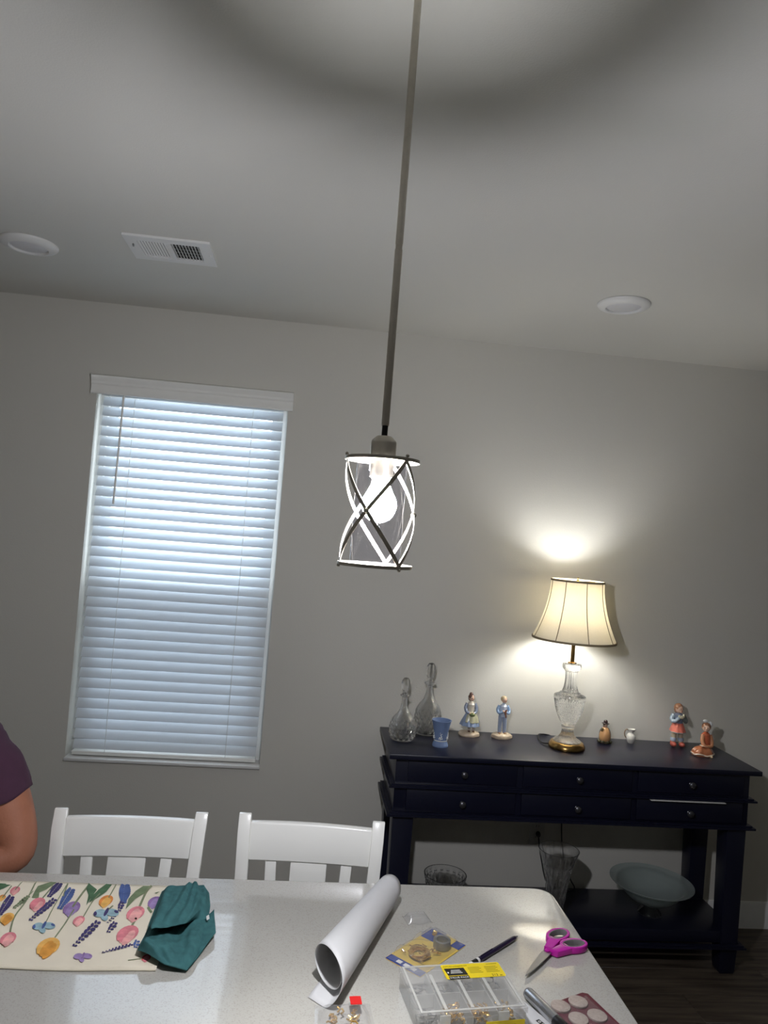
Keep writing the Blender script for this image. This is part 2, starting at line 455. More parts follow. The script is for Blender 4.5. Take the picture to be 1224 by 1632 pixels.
s0.location = (0, 0, zfirst)
for i in range(1, nsl):
    share(s0, bl, (0, 0, zfirst+i*pitch))
MB().box((0, 0, .008), (sx, .05, .017)).build('bottom_rail', MT['valance'], bl, bevel=.003)
MB().box((0, -.002, 2.36-bz), (W-.012, .05, .04)).build('head_rail', MT['valance'], bl, bevel=.003)
# valance: crown profile in front of the wall, with returns
vp = [(0, 0), (.016, 0), (.018, .006), (.015, .012), (.015, .040), (.020, .046), (.020, .056), (.028, .070), (.030, .080), (.026, .084), (0, .084)]
vx0, vx1 = -1.032-xm, -.120-xm; n = len(vp)
b = MB(); b.add([(X, -.046-d, 2.322-bz+z) for X in (vx0, vx1) for d, z in vp], [(i, (i+1) % n, n+(i+1) % n, n+i) for i in range(n)]+[tuple(range(n)), tuple(range(2*n-1, n-1, -1))])
b.build('valance', MT['valance'], bl, bevel=.0015)
for cx in (-.842-xm, -.302-xm):
    b = MB(); top = 2.345-bz
    b.tube([(cx, -.030, .012), (cx, -.030, top)], .0011, 6)
    b.build('ladder_cord', MT['valance'], bl)
    b = MB(); b.tube([(cx, .028, .012), (cx, .028, top)], .0011, 6); b.build('ladder_cord', MT['valance'], bl)
wd = MB().tube([(-.885-xm, -.062, 2.322-bz), (-.889-xm, -.066, 1.84-bz)], .0048, 6).build('tilt_wand', MT['valance'], bl)
MB().tube([(-.885-xm, -.062, 2.322-bz), (-.885-xm, -.05, 2.345-bz), (-.885-xm, -.03, 2.35-bz)], .0018, 6).build('hook', MT['steel'], wd)
MB().tube([(-.889-xm, -.066, 1.842-bz), (-.889-xm, -.066, 1.826-bz)], [.0062, .0052], 8).build('tip', MT['valance'], wd)

# ------------------------------------------------------------------ ceiling fittings
def downlight(x, y, label):
    t = thing('recessed_light', label, 'ceiling light', (x, y, CZ), 0, 'recessed ceiling lights')
    MB().lathe([(.098, 0), (.100, -.002), (.0995, -.006), (.094, -.012), (.080, -.018), (.068, -.0195), (.0655, -.017), (.0655, -.004)], 48).build('trim_ring', MT['trim'], t)
    MB().lathe([(.066, -.010), (.060, -.0135), (.045, -.0165), (.022, -.0178), (.0001, -.018)], 40).build('lens', MT['lens'], t)
    return t
downlight(-1.094, 2.80, 'round recessed ceiling light at the far left beside the air vent')
downlight(1.136, 2.745, 'round recessed ceiling light above the table lamp')
vt = thing('ceiling_vent', 'white rectangular ceiling air vent with two banks of louvres', 'vent', (-.567, 2.70, CZ))
b = MB(); vw, vd = .296, .226; iw, idp = .212, .150
b.box((0, -(vd+idp)/4, -.004), (vw, (vd-idp)/2, .008)); b.box((0, (vd+idp)/4, -.004), (vw, (vd-idp)/2, .008))
b.box((-(vw+iw)/4, 0, -.004), ((vw-iw)/2, idp, .008)); b.box(((vw+iw)/4, 0, -.004), ((vw-iw)/2, idp, .008))
b.box((0, 0, -.0045), (.016, idp, .009))
b.build('faceplate', MT['trim'], vt, smooth=False)
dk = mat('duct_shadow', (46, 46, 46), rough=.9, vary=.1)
MB().box((0, 0, -.0006), (iw, idp, .0010)).build('duct_shade_sheet', dk, vt, smooth=False)  # flat sheet behind the louvres, the duct's shade put into its dark colour
for bank, (xa, xb, k, sg) in enumerate(((-iw/2, -.008, 10, -1), (.008, iw/2, 9, 1))):
    l0 = None
    for i in range(k):
        x = xa+(xb-xa)*(i+.5)/k
        if l0 is None:
            l0 = MB().box((0, 0, 0), (.0068, idp, .0012), Matrix.Rotation(math.radians(38)*sg, 3, 'Y')).build('louvre', MT['trim'], vt, smooth=False); l0.location = (x, 0, -.0052)
        else: share(l0, vt, (x, 0, -.0052))
for i in range(4):
    MB().box((.057, -idp/2+idp*(i+1)/5, -.0022), (iw/2-.01, .003, .0016)).build('damper_blade', MT['galv'], vt, smooth=False)
MB().box((-.125, -.035, -.011), (.004, .012, .008)).build('damper_lever', MT['galv'], vt, smooth=False)
for sx_ in (-1, 1): MB().ell((sx_*.136, 0, -.0085), (.004, .004, .002), 10, 6).build('screw', MT['trim'], vt)

# ------------------------------------------------------------------ pendant
px_, py_ = .1065, 1.17
pd = thing('pendant_light', 'brushed nickel pendant lamp with crossed bands around clear seeded glass, lit', 'pendant light', (px_, py_, 1.735))
zc = CZ-1.735
MB().lathe([(.0001, 0), (.02, 0), (.056, .006), (.060, .012), (.060, .022), (.0001, .022)], 40, (0, 0, zc-.022)).build('ceiling_canopy', MT['nickel'], pd)
zj = 2.246-1.735
MB().tube([(0, 0, .224), (0, 0, zj-.004)], .0062, 16).build('rod', MT['nickel'], pd)
MB().tube([(0, 0, zj+.004), (0, 0, zc-.02)], .0062, 16).build('rod', MT['nickel'], pd)
MB().tube([(0, 0, zj-.006), (0, 0, zj+.006)], .0056, 16).build('rod_joint', MT['nickel'], pd)
MB().tube([(0, 0, .206), (0, 0, .2245)], .0048, 12).build('swivel', MT['black'], pd)
so = MB().lathe([(.0001, .2075), (.012, .2070), (.0195, .2000), (.0205, .196), (.0205, .172), (.0185, .170), (.0185, .142), (.015, .139), (.0001, .139)], 32).build('socket_cup', MT['nickel'], pd)
MB().box((-.0200, -.008, .157), (.0012, .009, .012)).build('sticker', MT['whiteink'], so, smooth=False)
def ringm(z, rin, rout, h):
    return MB().lathe([(rin, z), (rout, z), (rout, z+h), (rin, z+h)], 56, closed=True)
ringm(.1665, .0315, .0592, .0052).build('top_plate', MT['nickel'], pd)
for k in range(3):
    a = 2*PI*k/3+.4
    MB().tube([(.019*math.cos(a), .019*math.sin(a), .169), (.033*math.cos(a), .033*math.sin(a), .169)], .0024, 8).build('spoke', MT['nickel'], pd)
ringm(0, .049, .0592, .0052).build('bottom_ring', MT['nickel'], pd)
MB().lathe([(.0400, .004), (.0400, .080), (.0400, .165)], 56, open_=True).build('glass_cylinder', MT['seeded'], pd, solid=.0)
VIEW = math.radians(-5.2)
def dirp(deg, r, z):
    a = math.radians(deg)+VIEW
    return Vector((math.sin(a)*r, -math.cos(a)*r, z))
for k in range(3):
    c0 = -19+120*k
    for sgn in (1, -1):
        b = MB(); V = []; N = 26
        for i in range(N+1):
            t = i/N; ang_ = c0+sgn*60*(1-2*t); z = .1665-(.1665-.005)*t
            r = .0560 + (.0012 if sgn == 1 else -.0006)*math.sin(PI*t)
            p = dirp(ang_, r, z); nrm = dirp(ang_, 1, 0); tn = (dirp(ang_-sgn*.5, r, z-.00067)-p).normalized(); bn = nrm.cross(tn).normalized()
            for (u, v_) in ((-.0031, -.0006), (.0031, -.0006), (.0031, .0006), (-.0031, .0006)): V.append(p+bn*u+nrm*v_)
        F = [(i*4+j, i*4+(j+1) % 4, (i+1)*4+(j+1) % 4, (i+1)*4+j) for i in range(N) for j in range(4)]+[(3, 2, 1, 0), (N*4, N*4+1, N*4+2, N*4+3)]
        b.add(V, F).build('band', MT['nickel'], pd, ang=.5)
    MB().ell(dirp(c0, .0575, .086), (.0045, .0045, .0045), 14, 10).build('rivet', MT['nickel'], pd)
    MB().ell(dirp(c0+60, .0575, .1745), (.0028, .0028, .0028), 10, 8).build('rivet', MT['nickel'], pd)
    MB().ell(dirp(c0+60, .0575, -.001), (.0028, .0028, .0028), 10, 8).build('rivet', MT['nickel'], pd)
bu = MB().lathe(resample([(.0001, .070), (.010, .0715), (.021, .0795), (.0275, .094), (.0265, .106), (.020, .119), (.0150, .130), (.0138, .139)], 5), 32).build('bulb', MT['bulb_p'], pd)

# ------------------------------------------------------------------ island and worktop
isl = thing('kitchen_island', 'white kitchen island cabinet under the quartz worktop', 'cabinet', (-.66, 1.14, 0))
MB().box((0, 0, .49), (2.56, .72, .78)).build('body', MT['island'], isl, bevel=.003)
MB().box((0, 0, .05), (2.46, .64, .10)).build('plinth', MT['island'], isl, smooth=False)
for k in range(4):
    p = MB().box((-.96+k*.64, .366, .49), (.60, .012, .70)).build('back_panel', MT['island'], isl, bevel=.002)
def rrect(x0, x1, y0, y1, r, n=8):
    P = []
    for cx, cy, a0 in ((x1-r, y1-r, 0), (x0+r, y1-r, 90), (x0+r, y0+r, 180), (x1-r, y0+r, 270)):
        for i in range(n+1):
            a = math.radians(a0+90*i/n); P.append((cx+r*math.cos(a), cy+r*math.sin(a)))
    return P
CT = .914
ct = MB().prism(rrect(-1.98, .682, .74, 1.872, .045), CT-.032, CT).build('island_worktop', MT['quartz'], bevel=.003, seg=3)
tag(ct, 'speckled white polished quartz island worktop with rounded corner', 'worktop')

# ------------------------------------------------------------------ chairs
def chair(name, label, loc, rz, group):
    t = thing(name, label, 'chair', loc, rz, group); Wm = MT['white']
    def back_y(z): return 0 if z < .60 else .075*((z-.60)/.40)**1.25
    def half(z): return .164+.0190*max(0, (z-.60)/.40)
    for s in (-1, 1):
        b = MB(); V = []; zs = [0, .3, .58, .66, .74, .82, .90, .955, .985, .998]
        for z in zs:
            x = s*half(z); y = back_y(z); wd = .017; dp = .016 if z < .96 else .016-.010*((z-.96)/.038)
            for a, c in ((-1, -1), (1, -1), (1, 1), (-1, 1)): V.append((x+a*wd, y+c*dp+(0.004 if z > .96 else 0), z))
        N = len(zs)
        b.add(V, [(i*4+j, i*4+(j+1) % 4, (i+1)*4+(j+1) % 4, (i+1)*4+j) for i in range(N-1) for j in range(4)]+[(3, 2, 1, 0), ((N-1)*4, (N-1)*4+1, (N-1)*4+2, (N-1)*4+3)])
        b.build('leg', Wm, t, bevel=.003, ang=.5)
    def rail(z0, z1, name, bow, th, crown=0., inset=.016):
        b = MB(); N = 14; V = []
        for i in range(N+1):
            u = i/N*2-1
            for (z, e) in ((z0, 0), (z1, 1)):
                zz = z+e*crown*(1-u*u); x = u*(half(z)-inset); yb = back_y(zz)+bow*(1-u*u)
                V += [(x, yb-th/2, zz), (x, yb+th/2, zz)]
        F = []
        for i in range(N):
            a = i*4; c = a+4
            F += [(a, c, c+2, a+2), (a+1, a+3, c+3, c+1), (a+2, c+2, c+3, a+3), (a, a+1, c+1, c)]
        F += [(0, 2, 3, 1), (N*4, N*4+1, N*4+3, N*4+2)]
        return b.add(V, F).build(name, Wm, t, bevel=.004, seg=3, ang=.5)
    rail(.888, .980, 'crest_rail', .006, .022, .002)
    rail(.690, .730, 'lower_rail', .005, .020)
    for x, wd in ((-.093, .030), (0, .098), (.093, .030)):
        b = MB(); V = []; zs = [.725, .77, .82, .86, .896]
        for z in zs:
            yb = back_y(z)+.006*(1-(x/.17)**2)
            for a, c in ((-1, -1), (1, -1), (1, 1), (-1, 1)): V.append((x*(1+.10*(z-.72)/.17)+a*wd/2, yb+c*.006, z))
        N = len(zs); b.add(V, [(i*4+j, i*4+(j+1) % 4, (i+1)*4+(j+1) % 4, (i+1)*4+j) for i in range(N-1) for j in range(4)]+[(3, 2, 1, 0), (N*4-4, N*4-3, N*4-2, N*4-1)])
        b.build('back_slat', Wm, t, bevel=.0025, ang=.5)
    b = MB().prism(rrect(-.20, .20, -.40, .02, .035), .600, .632); b.build('seat', Wm, t, bevel=.006, seg=3)
    MB().box((0, -.19, .575), (.33, .36, .05)).build('apron', Wm, t, bevel=.003)
    for s in (-1, 1):
        b = MB(); V = []
        for z, h_ in ((0, .013), (.60, .019)):
            for a, c in ((-1, -1), (1, -1), (1, 1), (-1, 1)): V.append((s*.165+a*h_, -.365+c*h_, z))
        b.add(V, [(3, 2, 1, 0), (4, 5, 6, 7), (0, 1, 5, 4), (1, 2, 6, 5), (2, 3, 7, 6), (3, 0, 4, 7)]); b.build('leg', Wm, t, bevel=.003)
        MB().box((s*.162, -.182, .26), (.018, .36, .03)).build('stretcher', Wm, t, bevel=.003)
    MB().box((0, -.365, .20), (.32, .022, .035)).build('footrest', Wm, t, bevel=.003)
    MB().box((0, 0, .30), (.31, .018, .03)).build('stretcher', Wm, t, bevel=.003)
    return t
ch = chair('counter_chair', 'white slat-backed counter chair behind the tulip runner, left of the other', (-.408, 1.985, 0), math.radians(1.0), 'white counter chairs')
dup(ch, (.066, 1.985, 0), math.radians(-4), 'white slat-backed counter chair behind the rolled paper, next to the navy console')
dup(ch, (-1.02, 2.14, 0), 0, 'white counter chair the person in the maroon shirt sits on')

# ------------------------------------------------------------------ console table
KX0, KX1 = .400, 2.022; KZ = .889; KYF, KYB = 3.045, 3.470
kn = thing('console_table', 'long dark navy console table with six drawers and a low shelf', 'console table', ((KX0+KX1)/2, (KYF+KYB)/2, 0))
ox, oy = (KX0+KX1)/2, (KYF+KYB)/2
N_ = MT['navy']
def kbox(name, x0, x1, y0, y1, z0, z1, bevel=.002, mat_=None, par=None):
    return MB().box(((x0+x1)/2-ox, (y0+y1)/2-oy, (z0+z1)/2), (x1-x0, y1-y0, z1-z0)).build(name, mat_ or N_, par or kn, bevel=bevel)
kbox('top', KX0, KX1, KYF, KYB, .868, KZ, .003)
bx0, bx1, byf, byb = .434, 1.990, 3.085, 3.455
kbox('body', bx0, bx1, byf, byb, .645, .868)
def moulding(z, h_, out, name='moulding'):
    b = MB(); x0, x1, yf, yb = bx0, bx1, byf, byb
    for (o1, za, zb) in ((out, z, z+h_*.55), (out*.6, z+h_*.55, z+h_)):
        b.box(((x0+x1)/2-ox, yf-o1/2-oy, (za+zb)/2), (x1-x0+2*o1, o1, zb-za))
        for xs, sg in ((x0, -1), (x1, 1)):
            b.box((xs+sg*o1/2-ox, (yf+yb)/2-oy, (za+zb)/2), (o1, yb-yf, zb-za))
    return b.build(name, N_, kn, smooth=False)
moulding(.748, .014, .026); moulding(.630, .016, .026); moulding(.118, .014, .020)
cols = [(.486, .950), (.976, 1.456), (1.482, 1.962)]
kx = [.722, 1.218, 1.718]
for r, (z0, z1, zk) in enumerate(((.770, .862, .812), (.652, .742, .690))):
    for k, (x0, x1) in enumerate(cols):
        d = kbox('drawer', x0, x1, byf-.008, byf+.006, z0, z1, .003)
        xk = kx[k]-ox
        q = MB().lathe([(.0001, .026), (.008, .0255), (.0135, .021), (.0145, .016), (.011, .011), (.0055, .007), (.005, .003), (.009, 0), (.0001, 0)], 24)
        q.xf(Matrix.Translation((xk, byf-.008-oy, zk)) @ Matrix.Rotation(PI/2, 4, 'X'))
        q.build('knob', MT['knob'], d)
# legs
for (xa, xb) in ((.436, .524), (1.902, 1.988)):
    for (ya, yb) in ((3.085, 3.165), (3.375, 3.455)):
        b = MB(); V = []; cx, cy = (xa+xb)/2-ox, (ya+yb)/2-oy; hx, hy = (xb-xa)/2, (yb-ya)/2
        zs = [(0, .72), (.012, .78), (.10, .88), (.645, 1.0)]
        for z, k in zs:
            for a, c in ((-1, -1), (1, -1), (1, 1), (-1, 1)): V.append((cx+a*hx*k, cy+c*hy*k, z))
        b.add(V, [(i*4+j, i*4+(j+1) % 4, (i+1)*4+(j+1) % 4, (i+1)*4+j) for i in range(3) for j in range(4)]+[(3, 2, 1, 0), (12, 13, 14, 15)])
        b.build('leg', N_, kn, bevel=.002, ang=.5)
SZ = .182
kbox('shelf', bx0+.012, bx1-.005, 3.095, 3.45, SZ-.05, SZ, .002)
# thin pale strip just above a lower drawer
pe = MB().box((1.70, 3.068, .7445), (.335, .034, .0022)).build('pale_strip', MT['whiteink'], bevel=0, smooth=False)
tag(pe, 'thin pale strip just above the lower right drawer of the console', 'paper')

# ------------------------------------------------------------------ crystal on the console
def shell(outer, th=.003, floor_z=.008, n=6):
    """outer profile bottom to top -> closed outer + inner profile"""
    o = resample(outer, n); inner = [(max(r-th, .0006), z) for r, z in o if z > floor_z]
    return [(.0001, o[0][1])]+o+inner[::-1]+[(.0001, floor_z)]
def cut(nf, zlo, zhi, amp, tw):
    def f(a, z, r):
        if z < zlo or z > zhi: return 1
        k = min(1, (z-zlo)/.008, (zhi-z)/.008)
        return 1-amp*k*(abs(math.sin(nf*a/2+z*tw))**3+abs(math.sin(nf*a/2-z*tw))**3)/2
    return f
def decanter(label, loc, H, rb, kind):
    t = thing('decanter', label, 'decanter', loc, 0, 'cut glass decanters')
    k = H/.33
    neck = .66*H
    prof = [(rb*.50, 0), (rb*.80, .004*k), (rb*.97, .030*k), (rb, .056*k), (rb*.93, .085*k), (rb*.70, .116*k), (rb*.42, .142*k), (.019*k, .165*k), (.0150*k, .19*k), (.0148*k, .218*k), (.0175*k, neck), (.025*k, neck+.006*k), (.025*k, neck+.009*k)]
    if kind == 1:
        prof = [(rb*.62, 0), (rb*.88, .006*k), (rb*.99, .035*k), (rb, .066*k), (rb*.95, .098*k), (rb*.74, .130*k), (rb*.46, .155*k), (.0195*k, .178*k), (.0145*k, .20*k), (.0140*k, .223*k), (.0175*k, neck+.004*k), (.026*k, neck+.012*k), (.024*k, neck+.018*k)]
    MB().lathe(shell(prof, .006, .012), 112, mod=cut(14, .012*k, .105*k, .16, 75/k)).build('bottle', MT['glass'], t, ang=.22)
    zt = neck+.009*k if kind == 0 else neck+.018*k
    sp = [(.0001, -.025*k), (.010*k, -.024*k), (.0125*k, .0005*k), (.0200*k, .001*k), (.013*k, .008*k), (.012*k, .018*k), (.020*k, .030*k), (.0235*k, .050*k), (.0205*k, .072*k), (.012*k, .086*k), (.0001, .089*k)]
    MB().lathe([(r, z+zt) for r, z in sp], 10).build('stopper', MT['glass'], t, smooth=False)
decanter('shorter round-bodied cut glass decanter at the left end of the console', (.478, 3.272, KZ), .285, .062, 0)
decanter('taller cut glass decanter behind the blue cup on the console', (.606, 3.385, KZ), .330, .064, 1)

cup = thing('jasper_cup', 'small flared light blue stoneware cup with white relief figures', 'cup', (.636, 3.200, KZ))
MB().lathe(shell([(.034, 0), (.0345, .006), (.031, .016), (.0275, .024), (.0275, .030), (.030, .055), (.036, .085), (.0405, .104), (.043, .112)], .004, .03, 4), 48).build('body', MT['jasper'], cup)
MB().lathe([(.0280, .024), (.0290, .026), (.0285, .029)], 48, closed=True).build('foot_band', MT['jasperw'], cup)
for k in range(5):
    a = 2*PI*k/5-.5; b = MB()
    def rp(z): return .0285+(.0065)*max(0, (z-.03)/.055)
    for (da, z, rr) in ((0, .037, .0040), (.10, .046, .0032), (-.14, .042, .0028), (.02, .054, .0026), (.22, .038, .0026), (-.24, .037, .0022), (-.06, .062, .0017), (.16, .058, .0015)):
        r = rp(z)+.0006; b.ell((r*math.cos(a+da), r*math.sin(a+da), z), (rr, rr, rr*1.1), 10, 6)
    o = b.build('relief_figure', MT['jasperw'], cup); o['kind'] = 'stuff'

# ------------------------------------------------------------------ figurines
def rock_base(rx, ry, h_, seed, n=28):
    rnd = random.Random(seed); b = MB(); V = []
    ph = [rnd.uniform(.90, 1.1) for _ in range(n)]
    lv = [(0, .94), (h_*.3, 1.0), (h_*.7, .96), (h_, .78), (h_*1.06, .4), (h_*1.04, .001)]
    for z, k in lv:
        for j in range(n):
            a = 2*PI*j/n; q = k*(.5*ph[j]+.5*ph[(j+1) % n])
            V.append((rx*q*math.cos(a), ry*q*math.sin(a), z+(rnd.uniform(-.0015, .0015) if 0 < z else 0)))
    N = len(lv)
    b.add(V, [(i*n+j, i*n+(j+1) % n, (i+1)*n+(j+1) % n, (i+1)*n+j) for i in range(N-1) for j in range(n)]+[tuple(range(n-1, -1, -1))])
    return b
SKINP = col('painted_flesh', (226, 190, 166))
def head(t, c, r, hairm, faced=-90, hat=None, hair_back=True):
    """small porcelain head: face, nose, ears, eyes, hair"""
    f = math.radians(faced); fx, fy = math.cos(f), math.sin(f); c = Vector(c)
    b = MB().ell(c, (r*.86, r*.90, r), 18, 12)
    b.ell(c+Vector((fx*r*.88, fy*r*.88, -r*.12)), (r*.13, r*.13, r*.17), 8, 6)
    b.ell(c+Vector((fx*r*.55, fy*r*.55, -r*.62)), (r*.35, r*.35, r*.28), 10, 6)
    for s in (-1, 1): b.ell(c+Vector((-fy*s*r*.86, fx*s*r*.86, -r*.1)), (r*.14, r*.14, r*.24), 8, 6)
    h_ = b.build('head', SKINP, t)
    for s in (-1, 1):
        MB().ell(c+Vector((fx*r*.80-fy*s*r*.30, fy*r*.80+fx*s*r*.30, r*.06)), (r*.10, r*.10, r*.08), 8, 6).build('eye', col('eye_brown', (52, 36, 28)), h_)
    MB().ell(c+Vector((fx*r*.86, fy*r*.86, -r*.48)), (r*.17, r*.12, r*.05), 8, 6).build('mouth', col('lips', (196, 108, 96)), h_)
    b = MB().ell(c+Vector((-fx*r*.16, -fy*r*.16, r*.18)), (r*.98, r*.98, r*.95), 18, 10)
    if hair_back: b.ell(c+Vector((-fx*r*.5, -fy*r*.5, -r*.35)), (r*.7, r*.7, r*.8), 14, 8)
    b.build('hair', hairm, t)
    return h_

# girl with an apron
g = thing('girl_figurine', 'porcelain girl figurine in a ruffled blue and cream dress on a rocky base', 'figurine', (.806, 3.395, KZ))
rock_base(.050, .040, .018, 3).build('base', col('sand_glaze', (216, 196, 168)), g)
for s in (-1, 1):
    MB().capsule((.008+s*.010, -.002, .018), (.008+s*.010, 0, .052), .0060, .0065).build('leg', col('stocking', (190, 176, 164)), g)
    MB().ell((.008+s*.011, -.008, .020), (.006, .011, .005), 12, 8).build('shoe', col('shoe_brown', (110, 78, 58)), g)
def frill(a, z, r): return 1+.10*math.sin(9*a)*max(0, min(1, (.092-z)/.05))
MB().lathe([(.0001, .050), (.034, .046), (.044, .048), (.040, .062), (.030, .085), (.018, .108), (.0001, .110)], 54, mod=frill).build('skirt', col('pale_blue_glaze', (150, 168, 196)), g)
MB().lathe([(.0001, .070), (.034, .064), (.036, .067), (.030, .088), (.019, .109), (.0001, .111)], 40, (.004, -.006, 0), mod=lambda a, z, r: 1+.08*math.sin(7*a)).build('apron', col('cream_green_glaze', (196, 194, 160)), g)
MB().lathe([(.0001, .106), (.016, .106), (.0145, .116), (.0175, .132), (.0185, .144), (.0125, .152), (.006, .156), (.0055, .164), (.0001, .166)], 24).build('bodice', col('ivory_glaze', (214, 206, 190)), g)
for s in (-1, 1):
    b = MB().tube(smooth_path([(s*.017, 0, .147), (s*.025, -.004, .128), (s*.022, -.014, .112), (s*.010, -.024, .106)], 5), [.0085]*6+[.0078]*5+[.006]*5, 10)
    a_ = b.build('sleeve', col('grey_blue_glaze', (142, 152, 172)), g)
    MB().ell((s*.008, -.026, .105), (.005, .005, .006), 10, 8).build('hand', SKINP, g)
MB().ell((.002, -.030, .101), (.014, .009, .009), 14, 8).build('posy', col('moss_green', (120, 130, 84), vary=.3, scale=200), g)
head(g, (.000, -.003, .174), .0150, col('chestnut', (112, 84, 72)), faced=-60)
MB().ell((-.002, .001, .189), (.009, .009, .009), 12, 8).build('hair_bun', col('chestnut', (112, 84, 72)), g)

# boy
g = thing('boy_figurine', 'porcelain boy figurine with pale blue trousers on a rocky base', 'figurine', (.956, 3.382, KZ))
rock_base(.049, .038, .020, 5).build('base', col('sand_glaze', (216, 196, 168)), g)
for s in (-1, 1):
    MB().tube([(s*.012, 0, .018), (s*.0115, 0, .05), (s*.0095, 0, .095), (s*.008, 0, .106)], [.0078, .0085, .0108, .011], 14).build('trouser_leg', col('pale_denim_glaze', (158, 170, 192)), g)
    MB().ell((s*.013, -.007, .022), (.0065, .012, .0055), 12, 8).build('shoe', col('tan_shoe', (176, 140, 104)), g)
MB().lathe([(.0001, .098), (.0165, .098), (.0165, .112), (.0185, .132), (.0195, .145), (.012, .153), (.006, .156), (.0055, .163), (.0001, .164)], 24, mod=lambda a, z, r: 1-.12*abs(math.sin(a))).build('shirt', col('white_blue_glaze', (196, 206, 220)), g)
for s in (-1, 1):
    pts = smooth_path([(s*.018, 0, .147), (s*.027, -.002, .128), (s*.022, -.014, .116), (s*.006, -.022, .124)], 5)
    MB().tube(pts, [.0082-.0028*i/len(pts) for i in range(len(pts))], 10).build('sleeve', col('sky_glaze', (150, 176, 208)), g)
    MB().ell((s*.005, -.024, .126), (.005, .005, .005), 10, 8).build('hand', SKINP, g)
b = MB().ell((.004, -.026, .120), (.006, .006, .009), 12, 8); b.ell((.006, -.029, .131), (.0045, .005, .005), 10, 8); b.capsule((.004, -.026, .116), (.008, -.024, .100), .004, .003, 8)
b.build('toy', col('toy_brown', (150, 104, 84)), g)
head(g, (.001, -.003, .176), .0155, col('straw_hair', (214, 190, 150)), faced=-60, hair_back=False)

# frog-like pedlar (small brown figure with a dark hat)
g = thing('hatted_figurine', 'small brown ceramic figure in a dark hat right of the lamp', 'figurine', (1.452, 3.388, KZ))
rock_base(.033, .026, .012, 9).build('base', col('dark_olive_glaze', (62, 52, 38)), g)
MB().lathe(resample([(.0001, .008), (.022, .010), (.0265, .026), (.0245, .046), (.017, .064), (.0105, .072), (.0001, .074)], 3), 26, (0, -.003, 0)).build('body', col('amber_glaze', (176, 134, 92)), g)
MB().lathe(resample([(.0001, .008), (.026, .010), (.028, .022), (.0265, .046), (.020, .062), (.012, .070), (.0001, .072)], 3), 26, (.003, .005, 0)).build('cloak', col('dark_umber', (70, 52, 42)), g)
head(g, (0, -.003, .082), .0115, col('dark_umber', (70, 52, 42)), faced=-80)
MB().lathe([(.0001, .0905), (.017, .0885), (.0185, .0905), (.010, .094), (.009, .102), (.005, .106), (.0001, .1065)], 24, (0, -.002, 0)).build('hat', col('hat_dark', (48, 32, 32)), g)
b = MB().tube(smooth_path([(-.012, -.004, .066), (-.020, -.010, .058), (-.018, -.016, .068)], 4), .0045, 8); b.build('arm', col('olive_sleeve', (96, 88, 62)), g)
b = MB()
for k in range(9):
    a = k*.7; b.ell((.030*math.cos(a), -.004+.022*math.sin(a), .008), (.006, .006, .007), 8, 6)
o = b.build('foliage', col('dark_leaf', (58, 56, 34)), g); o['kind'] = 'stuff'

# little jug
g = thing('little_jug', 'tiny cream ceramic jug with a looped handle', 'jug', (1.586, 3.402, KZ))
MB().lathe(shell([(.011, 0), (.0135, .002), (.021, .018), (.0225, .027), (.0195, .038), (.0115, .047), (.0100, .051), (.0145, .060), (.0175, .066)], .002, .004, 4), 32, mod=lambda a, z, r: 1+(.28*max(0, math.cos(a))**6 if z > .052 else 0)).build('body', MT['porcelain'], g)
MB().tube(smooth_path([(-.0115, 0, .060), (-.022, 0, .064), (-.031, 0, .052), (-.029, 0, .034), (-.019, 0, .022)], 6), .0028, 8).build('handle', col('jug_handle', (150, 128, 104)), g)

# girl in a coral skirt
g = thing('red_skirt_figurine', 'glazed girl figurine in coral skirt, pale sleeves and red shoes', 'figurine', (1.806, 3.385, KZ))
for s in (-1, 1):
    MB().tube([(s*.019, 0, .012), (s*.018, 0, .030), (s*.0165, 0, .052), (s*.014, 0, .090)], [.0105, .0115, .0115, .0125], 14).build('leg', col('beige_stocking', (182, 168, 144)), g)
    MB().lathe([(.0115, .026), (.0135, .028), (.0140, .036), (.0130, .042), (.0112, .043)], 20, (s*.0182, 0, 0), closed=True).build('sock', col('blue_sock', (158, 172, 190)), g)
    b = MB().ell((s*.021, -.008, .012), (.0135, .021, .012), 16, 10); b.ell((s*.020, .002, .020), (.0115, .013, .010), 12, 8)
    b.build('shoe', col('brick_shoe', (172, 84, 70)), g)
MB().lathe([(.0001, .074), (.0335, .070), (.036, .073), (.030, .092), (.022, .112), (.0001, .116)], 48, mod=lambda a, z, r: 1+.06*math.sin(8*a)*max(0, min(1, (.112-z)/.04))).build('skirt', col('coral_glaze', (210, 116, 98)), g)
MB().lathe([(.0001, .071), (.0345, .068), (.0365, .071), (.0345, .0735)], 48, mod=lambda a, z, r: 1+.06*math.sin(8*a)).build('skirt_hem', col('pale_hem', (184, 188, 186)), g)
MB().lathe([(.0001, .110), (.0215, .110), (.0205, .122), (.0235, .138), (.0225, .150), (.012, .158), (.0001, .160)], 24).build('bodice', col('dusk_blue', (120, 130, 148)), g)
for s in (-1, 1):
    pts = smooth_path([(s*.022, .002, .148), (s*.034, -.004, .128), (s*.026, -.020, .122), (s*.006, -.026, .142)], 5)
    MB().tube(pts, [.0115-.0045*i/len(pts) for i in range(len(pts))], 12).build('sleeve', col('sleeve_pale', (164, 180, 190)) if s < 0 else col('sleeve_dark', (104, 116, 112)), g)
b = MB().ell((0, -.029, .144), (.012, .008, .008), 12, 8); b.ell((.012, -.027, .150), (.006, .006, .009), 10, 8); b.ell((-.010, -.029, .148), (.006, .005, .006), 10, 8)
b.build('lamb', col('lamb_cream', (206, 202, 172)), g)
head(g, (-.001, -.004, .180), .0215, col('sandy_hair', (164, 118, 88)), faced=-70)

